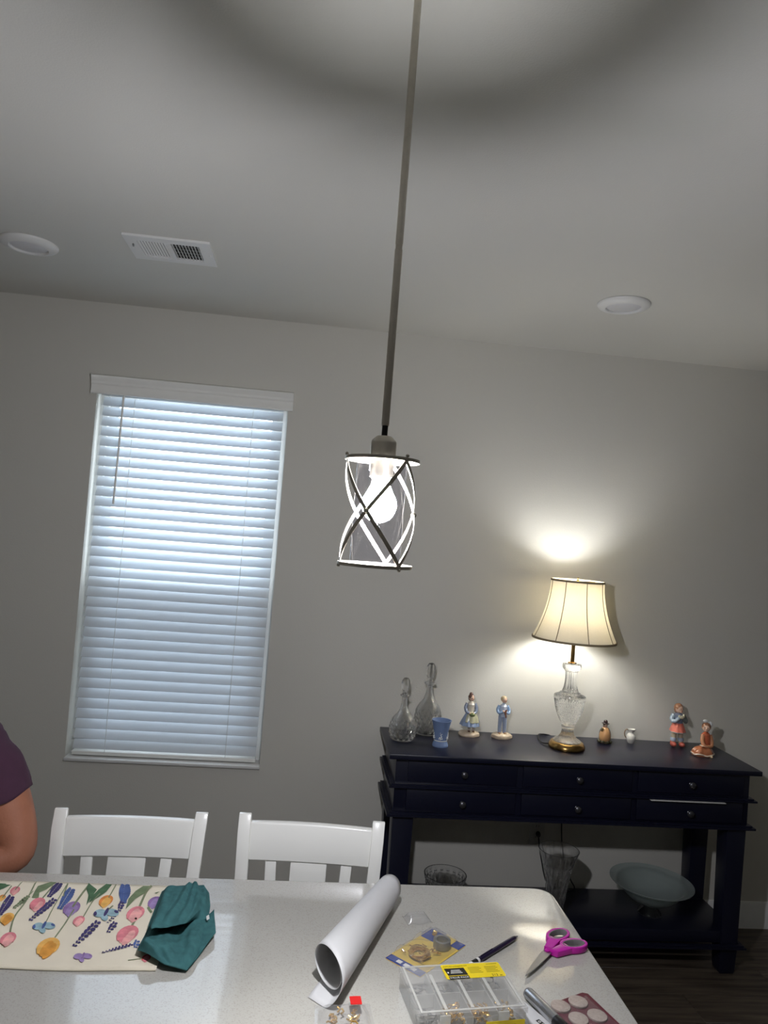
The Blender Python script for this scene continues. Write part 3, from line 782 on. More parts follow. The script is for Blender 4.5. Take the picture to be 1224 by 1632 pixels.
# seated girl with bow
g = thing('seated_figurine', 'glazed seated girl figurine with a white hair bow and spread brown skirt', 'figurine', (1.872, 3.268, KZ))
b = MB(); V = []; n = 36
lv = [(.0, .96), (.008, 1.0), (.020, .96), (.033, .72), (.040, .40), (.042, .001)]
for z, k in lv:
    for j in range(n):
        a = 2*PI*j/n; q = k*(1+.07*math.sin(5*a+1)+.04*math.sin(11*a))
        V.append((-.006+.050*q*math.cos(a), -.010+.036*q*math.sin(a), z+.003*math.sin(5*a)*(k if z > 0 else 0)))
b.add(V, [(i*n+j, i*n+(j+1) % n, (i+1)*n+(j+1) % n, (i+1)*n+j) for i in range(5) for j in range(n)]+[tuple(range(n-1, -1, -1))])
b.build('skirt', col('russet_glaze', (170, 106, 72)), g)
b = MB(); b.tube([(-.006+.050*1.01*(1+.07*math.sin(5*a+1)+.04*math.sin(11*a))*math.cos(a), -.010+.036*1.01*(1+.07*math.sin(5*a+1)+.04*math.sin(11*a))*math.sin(a), .008+.003*math.sin(5*a)) for a in [2*PI*j/40 for j in range(41)]], .0034, 8)
b.build('skirt_hem', col('cream_hem', (214, 196, 172)), g)
MB().lathe([(.0001, .030), (.0175, .032), (.0185, .050), (.0200, .076), (.0190, .092), (.010, .102), (.0001, .104)], 24, (.012, .004, 0)).build('bodice', col('terracotta_glaze', (186, 98, 66)), g)
pts = smooth_path([(.030, .002, .090), (.036, -.004, .066), (.030, -.016, .044), (.008, -.022, .042)], 6)
MB().tube(pts, [.0098-.003*i/len(pts) for i in range(len(pts))], 12).build('arm', col('tan_glaze', (200, 138, 98)), g)
pts = smooth_path([(-.004, 0, .090), (-.012, -.010, .066), (-.008, -.020, .048), (.004, -.024, .042)], 6)
MB().tube(pts, [.0098-.003*i/len(pts) for i in range(len(pts))], 12).build('arm', col('tan_glaze', (200, 138, 98)), g)
b = MB().box((-.006, -.022, .0445), (.040, .020, .003), Euler((.1, .15, .25)).to_matrix()); b.build('book', col('cream_hem', (214, 196, 172)), g, bevel=.001)
b = MB().capsule((.010, -.040, .006), (.016, -.050, .004), .006, .005, 10); b.build('foot', col('cream_foot', (222, 200, 160)), g)
head(g, (.010, .001, .124), .0205, col('ginger_hair', (150, 104, 76)), faced=-120)
b = MB()
for s in (-1, 1): b.ell((.018+s*.013, .002, .146-s*.006), (.0125, .006, .0075), 12, 8, Euler((0, .6+s*.5, 0)).to_matrix())
b.ell((.018, .001, .146), (.0045, .006, .0045), 10, 8)
b.build('hair_bow', MT['jasperw'], g)

# ------------------------------------------------------------------ table lamp
LX, LY = 1.226, 3.268
tl = thing('table_lamp', 'cut crystal table lamp with cream bell shade and brass foot, lit', 'lamp', (LX, LY, KZ))
MB().lathe([(.0001, 0), (.079, 0), (.081, .003), (.081, .012), (.078, .018), (.076, .022), (.072, .028), (.066, .031), (.0001, .032)], 56).build('brass_foot', MT['brass'], tl)
fl = lambda n_, amp, z0, z1: (lambda a, z, r: 1-amp*abs(math.sin(n_*a/2))**2 if z0 < z < z1 else 1)
MB().lathe([(.0001, .032)]+resample([(.062, .032), (.060, .037), (.044, .046), (.031, .062), (.0255, .082), (.0255, .090), (.0001, .092)], 4), 64, mod=fl(14, .10, .036, .088)).build('crystal_foot', MT['glass'], tl, ang=.5)
MB().lathe([(.0001, .091), (.018, .091), (.0285, .094), (.0295, .099), (.026, .104), (.0001, .105)], 40).build('crystal_ring', MT['glass'], tl)
def fan(a, z, r):
    if z < .112 or z > .222: return 1
    k = min(1, (z-.112)/.01, (.222-z)/.008); s_ = (a*6/(2*PI)) % 1-.5
    return 1-.10*k*abs(math.sin(a*20+z*85*(1 if s_ > 0 else -1)))
MB().lathe([(.0001, .104)]+resample([(.024, .104), (.036, .116), (.052, .146), (.064, .182), (.0695, .212), (.0715, .228), (.068, .236), (.052, .243), (.038, .252), (.0001, .253)], 7), 160, mod=fan).build('crystal_body', MT['glass'], tl, ang=.25)
MB().lathe([(.0001, .251)]+resample([(.038, .251), (.036, .256), (.030, .275), (.0265, .305), (.0265, .338), (.030, .348), (.0001, .349)], 5), 72, mod=fl(14, .12, .254, .345)).build('crystal_neck', MT['glass'], tl, ang=.5)
MB().lathe([(.0001, .347), (.030, .347), (.0405, .355), (.043, .366), (.041, .377), (.030, .379), (.0001, .380)], 48, mod=lambda a, z, r: 1-.07*abs(math.sin(8*a)) if z < .36 else 1).build('crystal_collar', MT['glass'], tl, ang=.5)
MB().lathe([(.0001, .380), (.019, .380), (.0195, .384), (.009, .387), (.0085, .470), (.012, .472), (.012, .500), (.015, .502), (.016, .555), (.0135, .560), (.0001, .560)], 28).build('stem', MT['brass'], tl)
sz0, sz1 = 1.377-KZ, 1.640-KZ
def shade_r(t): return .185+(.117-.185)*(1-(1-t)**1.9)
NS = 20; panels = 8
pr = [(shade_r(i/NS), sz0+(sz1-sz0)*i/NS) for i in range(NS+1)]
def lobe(a, z, r):
    s_ = (a*panels/(2*PI)) % 1-.5
    return 1+.010*(1-4*s_*s_)-.006
full = pr+[(r-.0016, z) for r, z in pr[::-1]]
sh = MB().lathe(full, 96, mod=lobe, closed=True).build('shade', MT['shade'], tl)
for k in range(panels):
    a = 2*PI*k/panels
    MB().tube([((r*.994+.0008)*math.cos(a), (r*.994+.0008)*math.sin(a), z) for r, z in pr], .0017, 6).build('seam_cord', MT['shade_trim'], sh)
for z, r, h_ in ((sz0, .1855, .009), (sz1, .1175, .009)):
    MB().lathe([(r-.003, z-h_/2), (r+.0018, z-h_/2), (r+.0024, z), (r+.0018, z+h_/2), (r-.003, z+h_/2)], 72, closed=True).build('shade_band', MT['shade_trim'], sh)
for s in (-1, 1):
    MB().tube(smooth_path([(s*.012, 0, .505), (s*.035, 0, .525), (s*.046, 0, .60), (s*.036, 0, .70), (s*.008, 0, sz1-.004), (0, 0, sz1-.002)], 6), .0022, 8).build('harp', MT['brass'], tl)
for k in range(3):
    a = 2*PI*k/3+.5
    MB().tube([(0, 0, sz1-.002), (.116*math.cos(a), .116*math.sin(a), sz1-.002)], .0018, 8).build('spoke', MT['brass'], sh)
MB().lathe([(.0001, 0), (.006, 0), (.007, .004), (.004, .008), (.006, .013), (.0001, .018)], 16, (0, 0, sz1-.001)).build('finial', MT['brass'], tl)
MB().lathe(resample([(.0001, .690), (.010, .689), (.021, .680), (.0285, .662), (.029, .648), (.024, .622), (.016, .600), (.0135, .560)], 4), 28).build('bulb', MT['bulb_l'], tl)
MB().tube(smooth_path([(-.076, .02, .010), (-.096, .05, .004), (-.090, .12, .003), (-.06, .197, .004), (.02, .207, -.02), (.075, .208, -.15), (.080, .206, -.42), (.095, .200, -.55), (.130, .185, -.66), (.150, .170, -.702), (.10, .15, -.7045), (.02, .17, -.69), (-.01, .205, -.58), (-.028, .205, -.49), (-.034, .196, -.472)], 7), .0030, 8).build('power_cord', MT['black'], tl)
MB().ell((-.034, .198, -.468), (.012, .017, .014), 12, 8).build('plug', MT['black'], tl)

# wall outlet
ou = thing('wall_outlet', 'white double wall outlet low behind the console', 'outlet', (1.192, WY, .425))
MB().box((0, -.003, 0), (.074, .006, .118)).build('cover_plate', MT['outlet'], ou, bevel=.002)
for z in (.026, -.026):
    r_ = MB().box((0, -.007, z), (.034, .003, .030)).build('receptacle', MT['outlet'], ou, bevel=.004)
    for s in (-1, 1): MB().box((s*.0062, -.0087, z+.003), (.0018, .0006, .008)).build('slot', MT['black'], r_, smooth=False)

# ------------------------------------------------------------------ shelf glass
g = thing('crystal_vase', 'tall flared cut crystal vase on the console shelf', 'vase', (1.186, 3.165, SZ))
MB().lathe(shell([(.043, 0), (.0455, .006), (.044, .016), (.034, .028), (.036, .050), (.043, .10), (.053, .17), (.068, .24), (.088, .298)], .0045, .030, 6), 72, mod=cut(14, .04, .24, .13, 36)).build('body', MT['glass'], g, ang=.22)
g = thing('footed_bowl', 'wide frosted glass bowl on a cut crystal foot, on the console shelf', 'bowl', (1.650, 3.235, SZ))
MB().lathe([(.0001, 0), (.052, 0), (.054, .006), (.046, .016), (.030, .028), (.024, .036), (.030, .044), (.0001, .045)], 40, mod=lambda a, z, r: 1-.06*abs(math.sin(8*a))).build('crystal_foot', MT['glass'], g, ang=.5)
MB().lathe([(.0001, .045)]+resample([(.030, .045), (.070, .056), (.105, .078), (.130, .104), (.150, .126), (.172, .136), (.181, .141)], 5)+resample([(.181, .144), (.171, .140), (.148, .131), (.127, .109), (.102, .084), (.068, .062), (.028, .051)], 5)+[(.0001, .051)], 64).build('bowl', MT['frost'], g)
g = thing('cut_glass_bowl', 'low cut glass bowl at the left of the console shelf, mostly behind the worktop', 'bowl', (.712, 3.25, SZ))
MB().lathe(shell([(.045, 0), (.048, .004), (.062, .030), (.080, .075), (.092, .125), (.094, .138)], .005, .010, 5), 72, mod=cut(18, .02, .125, .12, 50)).build('body', MT['glass'], g, ang=.22)

# ------------------------------------------------------------------ tulip runner
def on(px, py, dz=0):
    x, y = lay(px, py, CT+dz); return (x, y, CT+dz)
rn = thing('table_runner', 'cream cotton table runner printed with tulips and lavender', 'runner', (-.75, 1.655, CT))
RX0, RX1, RY0, RY1 = -1.50, -.226, 1.487, 1.822
rth = .0022
def rfn(u, v):
    x = RX0+(RX1-RX0)*u; y = RY0+(RY1-RY0)*v
    y += (.004*math.sin(7*x+1)+.002*math.sin(19*x))*(1-v)
    z = .0022+.0008*math.sin(9*x+4*y)*math.sin(11*y)
    if v < .001: z += .0012
    return (x+.75, y-1.655, z)
b = MB().grid(rfn, 90, 24)
b.build('cloth', MT['cream'], rn, solid=.0022)
MB().tube([(RX0+(RX1-RX0)*i/60+.75, RFY-1.655, .0026) for i in range(61) for RFY in [RY0+.004*math.sin(7*(RX0+(RX1-RX0)*i/60)+1)+.002*math.sin(19*(RX0+(RX1-RX0)*i/60))]], .0022, 6).build('hem', MT['cream'], rn)
PZ = .0046
pr_m = {k: mat('print_'+k, c, rough=.95, vary=.22, scale=55) for k, c in dict(
    pink=(214, 128, 136), rose=(228, 164, 160), yellow=(226, 174, 92), gold=(214, 150, 66), orange=(218, 138, 70), purple=(140, 110, 160), mauve=(152, 130, 176),
    green=(74, 106, 76), sage=(112, 128, 96), navy=(66, 60, 104), blue=(76, 96, 148), teal=(150, 180, 188), red=(204, 78, 84), stem=(126, 134, 104)).items()}
PR = {k: MB() for k in pr_m}
lvl = [0]
def poly_print(key, pts):
    lvl[0] = (lvl[0]+1) % 24; z = PZ+lvl[0]*.00002
    P = [on(x/4.08, 1400+y/4.08) for x, y in pts]
    P = [(x, y) for x, y, _ in P if RX0+.01 < x < RX1-.001 and y < RY1-.001]
    if len(P) > 2: PR[key].add([(x+.75, y-1.655, z) for x, y in P], [tuple(range(len(P)))])
def stroke(key, pts, w):
    P = smooth_path([(x, y, 0) for x, y in pts], 5)
    for i in range(len(P)-1):
        a, c = P[i], P[i+1]; d = (c-a); L = max(d.length, 1e-6); nx, ny = -d.y/L*w/2, d.x/L*w/2
        poly_print(key, [(a.x+nx, a.y+ny), (c.x+nx, c.y+ny), (c.x-nx, c.y-ny), (a.x-nx, a.y-ny)])
def blob_print(key, cx, cy, rx, ry, rot=0, n=12, tip=0):
    P = []
    for i in range(n):
        a = 2*PI*i/n; k = 1+tip*max(0, math.cos(a))**4
        x, y = rx*k*math.cos(a), ry*math.sin(a); P.append((cx+x*math.cos(rot)-y*math.sin(rot), cy+x*math.sin(rot)+y*math.cos(rot)))
    poly_print(key, P)
def tulip(c1, c2, cx, cy, w, rot=2.3):
    r = w/2
    blob_print(c1, cx, cy, r*.98, r*.62, rot*0-.45, 16)
    dx, dy = math.cos(rot), math.sin(rot)
    for k, q in ((-.35, c2), (.35, c1), (0, c2)):
        blob_print(q, cx+r*.16*dx-k*r*dy*.8, cy+r*.16*dy+k*r*dx*.8, r*.74, r*.32, rot, 14, .15)
def leaf(key, pts): 
    poly_print(key, pts)
def spike(key, a, c, n, s):
    for i in range(n):
        t = i/(n-1); x = a[0]+(c[0]-a[0])*t; y = a[1]+(c[1]-a[1])*t; q = s*1.12*(.65+.5*math.sin(PI*min(1, t+.15)))
        for sg in (-1, 1): blob_print(key, x+sg*q*.55, y+sg*q*.15, q*.72, q*.46, .5*sg-.6, 8)
stroke('stem', [(60, 395), (90, 270), (165, 165), (235, 30)], 9); stroke('stem', [(97, 88), (155, 20)], 6)
stroke('stem', [(15, 140), (75, 60)], 7); stroke('stem', [(260, 160), (345, 60)], 8); stroke('stem', [(290, 315), (345, 205), (430, 60)], 6)
stroke('stem', [(470, 200), (520, 130), (580, 50)], 12); stroke('stem', [(355, 400), (420, 310), (480, 215)], 9)
stroke('stem', [(540, 265), (600, 165), (650, 110)], 7); stroke('stem', [(705, 140), (755, 50)], 7); stroke('stem', [(900, 210), (950, 100), (985, 60)], 14)
stroke('stem', [(845, 345), (885, 270)], 14); stroke('stem', [(830, 548), (930, 535)], 4); stroke('sage', [(960, 200), (985, 235)], 14)
stroke('stem', [(410, 130), (440, 45)], 9); stroke('stem', [(85, 200), (180, 130), (215, 95)], 5); stroke('stem', [(700, 220), (735, 190)], 8)
leaf('green', [(0, 15), (108, 15), (70, 55), (20, 80), (-40, 100), (-60, 40)])
leaf('sage', [(245, 62), (330, 35), (368, 38), (300, 85), (255, 105), (250, 142), (205, 138), (225, 95)])
leaf('green', [(575, 42), (625, 42), (630, 85), (585, 150), (560, 190), (575, 120), (560, 80)])
leaf('green', [(690, 48), (728, 52), (690, 100), (640, 135), (575, 172), (600, 125), (640, 85)])
leaf('sage', [(930, 62), (990, 62), (945, 105), (880, 145), (815, 215), (835, 145), (880, 95)])
leaf('sage', [(1005, 105), (1040, 98), (1015, 112)])
spike('navy', (385, 48), (320, 128), 8, 18); spike('navy', (350, 152), (200, 282), 9, 17); spike('navy', (632, 300), (485, 450), 8, 19)
spike('sage', (180, 132), (95, 205), 7, 12); spike('navy', (70, 135), (0, 245), 10, 20); spike('blue', (462, 88), (388, 205), 10, 22)
spike('blue', (812, 58), (800, 165), 10, 26); spike('navy', (790, 170), (775, 222), 4, 14); spike('navy', (745, 305), (705, 360), 4, 16)
spike('navy', (850, 445), (672, 496), 9, 12); spike('blue', (890, 425), (880, 460), 3, 16); spike('navy', (745, 260), (700, 300), 4, 8)
def butterfly(k1, k2, cx, cy, s):
    blob_print(k1, cx-s*.55, cy, s*.55, s*.34, -.2); blob_print(k1, cx+s*.5, cy-s*.05, s*.6, s*.33, .1)
    blob_print(k1, cx-s*.15, cy+s*.35, s*.34, s*.3, .8); blob_print(k2, cx, cy-s*.1, s*.14, s*.42, .5)
    blob_print(k2, cx+s*.85, cy-s*.12, s*.2, s*.12, .4); blob_print(k2, cx-s*.95, cy+s*.05, s*.14, s*.2, .2)
butterfly('teal', 'blue', 285, 325, 68); butterfly('teal', 'navy', 690, 240, 76); butterfly('mauve', 'purple', 538, 522, 56)
tulip('pink', 'rose', 97, 90, 72); tulip('orange', 'yellow', 12, 138, 54); tulip('yellow', 'gold', 46, 272, 100); tulip('pink', 'rose', 52, 405, 116)
tulip('pink', 'rose', 243, 178, 112); tulip('purple', 'mauve', 465, 205, 124); tulip('yellow', 'gold', 312, 458, 168); tulip('pink', 'rose', 512, 287, 84)
tulip('orange', 'yellow', 688, 158, 102); tulip('pink', 'rose', 880, 240, 130); tulip('pink', 'rose', 828, 375, 158); tulip('purple', 'mauve', 1005, 165, 100); tulip('red', 'pink', 950, 530, 66)
rr_ = random.Random(12)
for q in range(9):   # the pattern runs on beyond the frame
    ox_ = -150-185*q; kk = rr_.choice((('pink', 'rose'), ('yellow', 'gold'), ('purple', 'mauve'), ('orange', 'yellow')))
    yy = rr_.uniform(150, 260); stroke('stem', [(ox_+40, yy), (ox_+80, yy-70), (ox_+140, 40)], 9); tulip(*kk, ox_+40, yy, rr_.uniform(85, 130))
    kk = rr_.choice((('pink', 'rose'), ('yellow', 'gold'), ('orange', 'yellow'))); yy = rr_.uniform(350, 470)
    stroke('stem', [(ox_+90, yy), (ox_+130, yy-90), (ox_+180, yy-200)], 9); tulip(*kk, ox_+90, yy, rr_.uniform(100, 160))
    if q % 2: spike('navy', (ox_+150, 120), (ox_+20, 290), 8, 18); butterfly('teal', 'blue', ox_-10, 320, 64)
    else: leaf('green', [(ox_+150, 45), (ox_+190, 48), (ox_+130, 110), (ox_+40, 165), (ox_+80, 100)]); spike('blue', (ox_+10, 60), (ox_-40, 190), 9, 22); spike('navy', (ox_+60, 480), (ox_-60, 520), 7, 12)
for k in PR:
    if PR[k].v:
        o = PR[k].build('printed_pattern', pr_m[k], rn, smooth=False); o['kind'] = 'stuff'

# ------------------------------------------------------------------ teal napkin
nk = thing('teal_napkin', 'crumpled teal linen napkin lying on the end of the tulip runner', 'napkin', (-.20, 1.66, CT))
def lerp_poly(P, t):
    k = t*(len(P)-1); i = min(int(k), len(P)-2); f = k-i
    return tuple(P[i][q]*(1-f)+P[i+1][q]*f for q in range(2))
def sm(t): t = max(0, min(1, t)); return t*t*(3-2*t)
Lp = [lay(*p, CT+.01) for p in ((262, 1541), (219, 1520), (222, 1508), (236, 1478), (247, 1450), (258, 1421), (268, 1413))]
Rp = [lay(*p, CT+.01) for p in ((298, 1544), (311, 1530), (322, 1502), (331, 1472), (335, 1446), (333, 1424), (325, 1409))]
from mathutils import noise as _nz
def crease(t, w): return max(0., 1-abs(t)/w)
def nap(u, v):
    wl = sm((u-.03)*7)*sm((.86-u)*5)                      # where the pocket lip hangs over
    if v < .42: t = .50*v/.42; zz = .007+.022*math.sin(PI*min(1, v/.40))**1.2*(1-.55*u)*(.75+.25*math.sin(6*u+1)); f = 0
    elif v < .56:
        f = (v-.42)/.14; t = .50-.15*wl*sm(f)+.05*(1-wl)*f; zz = .007+.030*sm(f)*(.45+.55*wl)
    else:
        f = (v-.56)/.44; t0 = .50-.15*wl+.05*(1-wl); t = t0+(1-t0)*f; zz = (.007+.030*(.45+.55*wl))*(1-sm(f*1.15)*.62)+.006*math.sin(PI*f)
        zz += (.008*crease(u-.34-.30*f, .09)+.009*crease(u-.80+.10*f, .08)+.006*crease(u-.58-.12*f, .07))*sm(f*4)*sm((1-f)*4)
    t = t+.07*(u-.4)*sm(v*4)*sm((1-v)*4)
    a = lerp_poly(Lp, max(0, min(1, t))); c = lerp_poly(Rp, max(0, min(1, t)))
    x = a[0]*(1-u)+c[0]*u; y = a[1]*(1-u)+c[1]*u
    e = sm(min(u, 1-u)*9)*sm(min(v, 1-v)*9)
    nv_ = _nz.noise(Vector((u*4.5, v*6.5, .3)))*.0060+_nz.noise(Vector((u*11, v*16, 2.3)))*.0030
    z = .0045+zz*(.35+.65*e)+nv_*e+.008*(1-u)*sm((.22-v)*7)
    return (x+.20, y-1.66, max(.0040, z))
MB().grid(nap, 80, 96).build('cloth', MT['teal'], nk, solid=.0018, ang=3)
def nap2(u, v):
    P1 = [lay(*p, CT) for p in ((297, 1541), (318, 1503), (330, 1470))]; P2 = [lay(*p, CT) for p in ((304, 1542), (343, 1497), (341, 1452))]
    a = lerp_poly(P1, v); c = lerp_poly(P2, v); x = a[0]*(1-u)+c[0]*u; y = a[1]*(1-u)+c[1]*u
    return (x+.20-.012*(1-u), y-1.66, .005+.006*math.sin(PI*v)+.003*math.sin(8*v+4*u))
fl2 = MB().grid(nap2, 14, 24).build('folded_corner', MT['teal'], nk, solid=.0018, ang=3)
hm = [nap(.985, i/40) for i in range(1, 17)]
MB().tube([(x, y, z+.0012) for x, y, z in hm], .0013, 6).build('hem', MT['teal'], nk)
tx, ty = lay(331, 1466, CT+.016)
MB().box((tx+.20, ty-1.66, .021), (.006, .016, .0008), Euler((0, -.5, .2)).to_matrix()).build('care_tag', MT['whiteink'], nk, smooth=False)

# ------------------------------------------------------------------ rolled paper
rp = thing('rolled_paper', 'loosely rolled sheet of thick white paper in the middle of the worktop', 'paper roll', (.098, 1.432, CT))
ax = Vector((.405, .915, 0)).normalized(); nr = Vector((ax.y, -ax.x, 0)); LL = .375
def roll(u, v):
    th = 3.35*PI*u                      # inside to outside
    r = (.033+.0040*th/PI)*(1-.30*v)
    if u > .84: r += .020*((u-.84)/.16)**2
    a = -1.95-th+3.35*PI                # outer end lies low on the right
    cxr = .0470*(1-.30*v)
    s0 = -.030*math.cos(a)*1.0-(.012+.030*sm((u-.78)/.2))*1.0+.02*(1-u)
    L = LL+(.018*math.sin(a*1.0))*v
    p = ax*(s0*(1-v)+L*v)+nr*(r*math.cos(a)+.004)
    z = cxr+r*math.sin(a)*.93
    return (p.x, p.y, max(.0012+.0004*u, z))
MB().grid(roll, 110, 20).build('sheet', MT['paper'], rp, solid=.0008, ang=3)

# ------------------------------------------------------------------ scissors
sc = thing('scissors', 'scissors with magenta handles and grey finger linings near the worktop corner', 'scissors', (.576, 1.568, CT))
tip = Vector((.504-.576, 1.482-1.568, 0)); d = tip.normalized(); nn = Vector((-d.y, d.x, 0)); BL = tip.length
def P2(a, b_, z): return tuple(d*a+nn*b_+Vector((0, 0, z)))
for s, z in ((1, .0075), (-1, .0055)):
    out = [(-.022, .009*s), (0, .010*s), (BL*.5, .0075*s), (BL*.85, .004*s), (BL, .0004*s), (BL*.9, -.0012*s), (BL*.4, -.0026*s), (-.022, -.0035*s)]
    b = MB(); n = len(out); V = [P2(a, c, z) for a, c in out]+[P2(a, c, z+.0016) for a, c in out]
    b.add(V, [tuple(range(n)), tuple(range(2*n-1, n-1, -1))]+[(i, (i+1) % n, n+(i+1) % n, n+i) for i in range(n)]); b.build('blade', MT['steel'], sc, smooth=False)
MB().lathe([(.0001, 0), (.0055, 0), (.0055, .0015), (.0035, .003), (.0001, .0032)], 20, (-.003*d.x, -.003*d.y, .0091)).build('pivot', MT['magenta'], sc)
def oval_ring(c, la, lb, rot, t0, z0, z1, name, m_, par, n=40):
    """flat-sided ring with outer oval la x lb and wall t0"""
    b = MB(); V = []
    for (k, z) in ((0, z0), (0, z1), (1, z1), (1, z0)):
        for j in range(n):
            a = 2*PI*j/n; x, y = (la-t0*k)*math.cos(a), (lb-t0*k)*math.sin(a)
            V.append((c[0]+x*math.cos(rot)-y*math.sin(rot), c[1]+x*math.sin(rot)+y*math.cos(rot), z))
    b.add(V, [(i*n+j, i*n+(j+1) % n, ((i+1) % 4)*n+(j+1) % n, ((i+1) % 4)*n+j) for i in range(4) for j in range(n)])
    return b.build(name, m_, par, bevel=.0012)
# loops: upper (back-left) and lower (right)
for (cpx, cpy, la, lb, rot, rpx, rpy) in ((889, 1493, .034, .021, .62, 874, 1514), (914, 1508, .033, .020, .22, 884, 1519)):
    x, y = lay(cpx, cpy, CT+.008); c = (x-.576, y-1.568)
    h_ = oval_ring(c, la, lb, rot, .0065, .002, .0150, 'handle', MT['magenta'], sc)
    oval_ring(c, la-.0062, lb-.0062, rot, .0026, .0015, .0156, 'finger_lining', MT['greyrub'], h_)
    x2, y2 = lay(rpx, rpy, CT+.008); q = Vector((x2-.576, y2-1.568, 0)); e = Vector((c[0], c[1], 0))
    dirv = (e-q).normalized(); end = e-dirv*(la*.80); root = d*(-.006)+nn*(.004 if cpx < 900 else -.003)
    nv = Vector((-dirv.y, dirv.x, 0)); b = MB(); V = []
    for p, wd in ((root, .0075), (q, .0085), (end, .012), (end+dirv*.008, .013)):
        for a, z in ((-1, .002), (1, .002), (1, .0148), (-1, .0148)): V.append(tuple(p+nv*wd*a+Vector((0, 0, z))))
    b.add(V, [(i*4+j, i*4+(j+1) % 4, (i+1)*4+(j+1) % 4, (i+1)*4+j) for i in range(3) for j in range(4)]+[(3, 2, 1, 0), (12, 13, 14, 15)])
    b.build('shank', MT['magenta'], sc, bevel=.0012)

# ------------------------------------------------------------------ pen
p0 = Vector((*lay(762, 1531, CT+.005), 0)); p1 = Vector((*lay(817, 1497, CT+.005), 0)); dd = (p1-p0).normalized(); LP = (p1-p0).length+.02
pn = thing('ballpoint_pen', 'dark violet ballpoint pen lying behind the yellow-labelled box', 'pen', (p0.x, p0.y, CT)); 
def al(a, z=.0056): return tuple(dd*a+Vector((0, 0, z)))
MB().tube([al(.000), al(.02), al(.07), al(LP-.018), al(LP-.012)], [.0052, .0054, .0054, .0050, .0042], 16).build('barrel', MT['pen'], pn)
MB().tube([al(LP-.013), al(LP-.006), al(LP)], [.0040, .0032, .0008], 14).build('tip', MT['silver'], pn)
MB().tube([al(-.030), al(-.028), al(.001)], [.0046, .0054, .0054], 16).build('grip', MT['whiteink'], pn)
MB().tube([al(-.022), al(-.006)], .0058, 16).build('band', MT['ink'], pn)
MB().tube([al(.01, .0115), al(.05, .0118)], .0013, 8).build('clip', MT['pen'], pn)

# ------------------------------------------------------------------ compartment box
bxp = thing('parts_box', 'clear plastic compartment box with a yellow value pack label', 'parts box', (.350, 1.386, CT), math.radians(7.2))
BW, BD, BH = .200, .142, .042
b = MB()
b.box((0, 0, .001), (BW, BD, .002))
for s in (-1, 1): b.box((0, s*(BD/2-.001), .016), (BW, .002, .029)); b.box((s*(BW/2-.001), 0, .016), (.002, BD-.004, .029))
b.build('tray', MT['clear'], bxp, smooth=False)
for k in range(3): MB().box((-BW/2+BW*(k+1)/4, 0, .016), (.0018, BD-.006, .027)).build('divider', MT['milky'], bxp, smooth=False)
MB().box((0, 0.006, .015), (BW-.006, .0018, .025)).build('divider', MT['milky'], bxp, smooth=False)
b = MB(); b.box((0, 0, BH-.001), (BW+.004, BD+.004, .002))
for s in (-1, 1): b.box((0, s*(BD/2+.001), BH-.006), (BW+.004, .002, .009)); b.box((s*(BW/2+.001), 0, BH-.006), (.002, BD, .009))
lid = b.build('lid', MT['clear'], bxp, smooth=False)
b = MB()
for s in (-1, 1): b.box((0, s*(BD/2-.004), BH+.0006), (BW-.004, .004, .0014)); b.box((s*(BW/2-.004), 0, BH+.0006), (.004, BD-.012, .0014))
b.build('lid_rim', MT['milky'], lid, smooth=False)
for k in range(3): MB().box((-BW/2+BW*(k+1)/4, -.012, BH+.0006), (.006, BD*.72, .0014)).build('lid_rib', MT['milky'], lid, smooth=False)
for x in (-.055, .055): MB().box((x, -BD/2-.004, .032), (.020, .003, .016)).build('latch', MT['milky'], bxp, bevel=.0008)
lb_ = MB().prism(rrect(-.022, .098, .020, .066, .004, 4), BH+.0014, BH+.0018).build('label_card', MT['yellow'], bxp, smooth=False)
MB().prism([(-.016, .0305), (.024, .0305), (.022, .0535), (-.018, .0535)], BH+.0018, BH+.0020).build('black_panel', MT['ink'], lb_, smooth=False)
for k in range(3): MB().box((.003, .038+k*.0042, BH+.0021), (.024-k*.003, .0016, .0001)).build('illegible_line', MT['whiteink'], lb_, smooth=False)
MB().box((-.0135, .040, BH+.0021), (.003, .004, .0001)).build('logo', MT['whiteink'], lb_, smooth=False)
MB().box((.004, .0235, BH+.00195), (.040, .0098, .0003)).build('value_panel', MT['ink'], lb_, smooth=False)
text('value_text', 'VALUE PACK', .0066, MT['whiteink'], lb_, (.004, .0212, BH+.0022), align='CENTER')
text('title_text', 'PICTURE HANGING KIT', .0046, MT['dimink'], lb_, (-.018, .0575, BH+.0020))
text('count_text', '212', .0085, MT['ink'], lb_, (.070, .0225, BH+.0020))
text('count_unit', 'pc.', .0050, MT['ink'], lb_, (.0865, .0225, BH+.0020))
for cxl in (.030, .064):
    for k in range(5): MB().box((cxl+.013-(k % 3)*.001, .036+k*.0042, BH+.0019), (.027-(k % 3)*.003, .0012, .0001)).build('illegible_line', MT['dimink'], lb_, smooth=False)
MB().box((.082, .0610, BH+.0019), (.022, .0014, .0001)).build('illegible_line', MT['dimink'], lb_, smooth=False)
fs = MB().box((.060, -BD/2-.0024, .016), (.074, .0004, .012)).build('front_label', MT['yellow'], bxp, smooth=False)
MB().box((.052, -BD/2-.0027, .0125), (.056, .0003, .0048)).build('front_panel', MT['ink'], fs, smooth=False)
MB().box((.060, -BD/2-.0029, .0125), (.030, .0002, .0012)).build('illegible_line', MT['whiteink'], fs, smooth=False)
rb = random.Random(4)
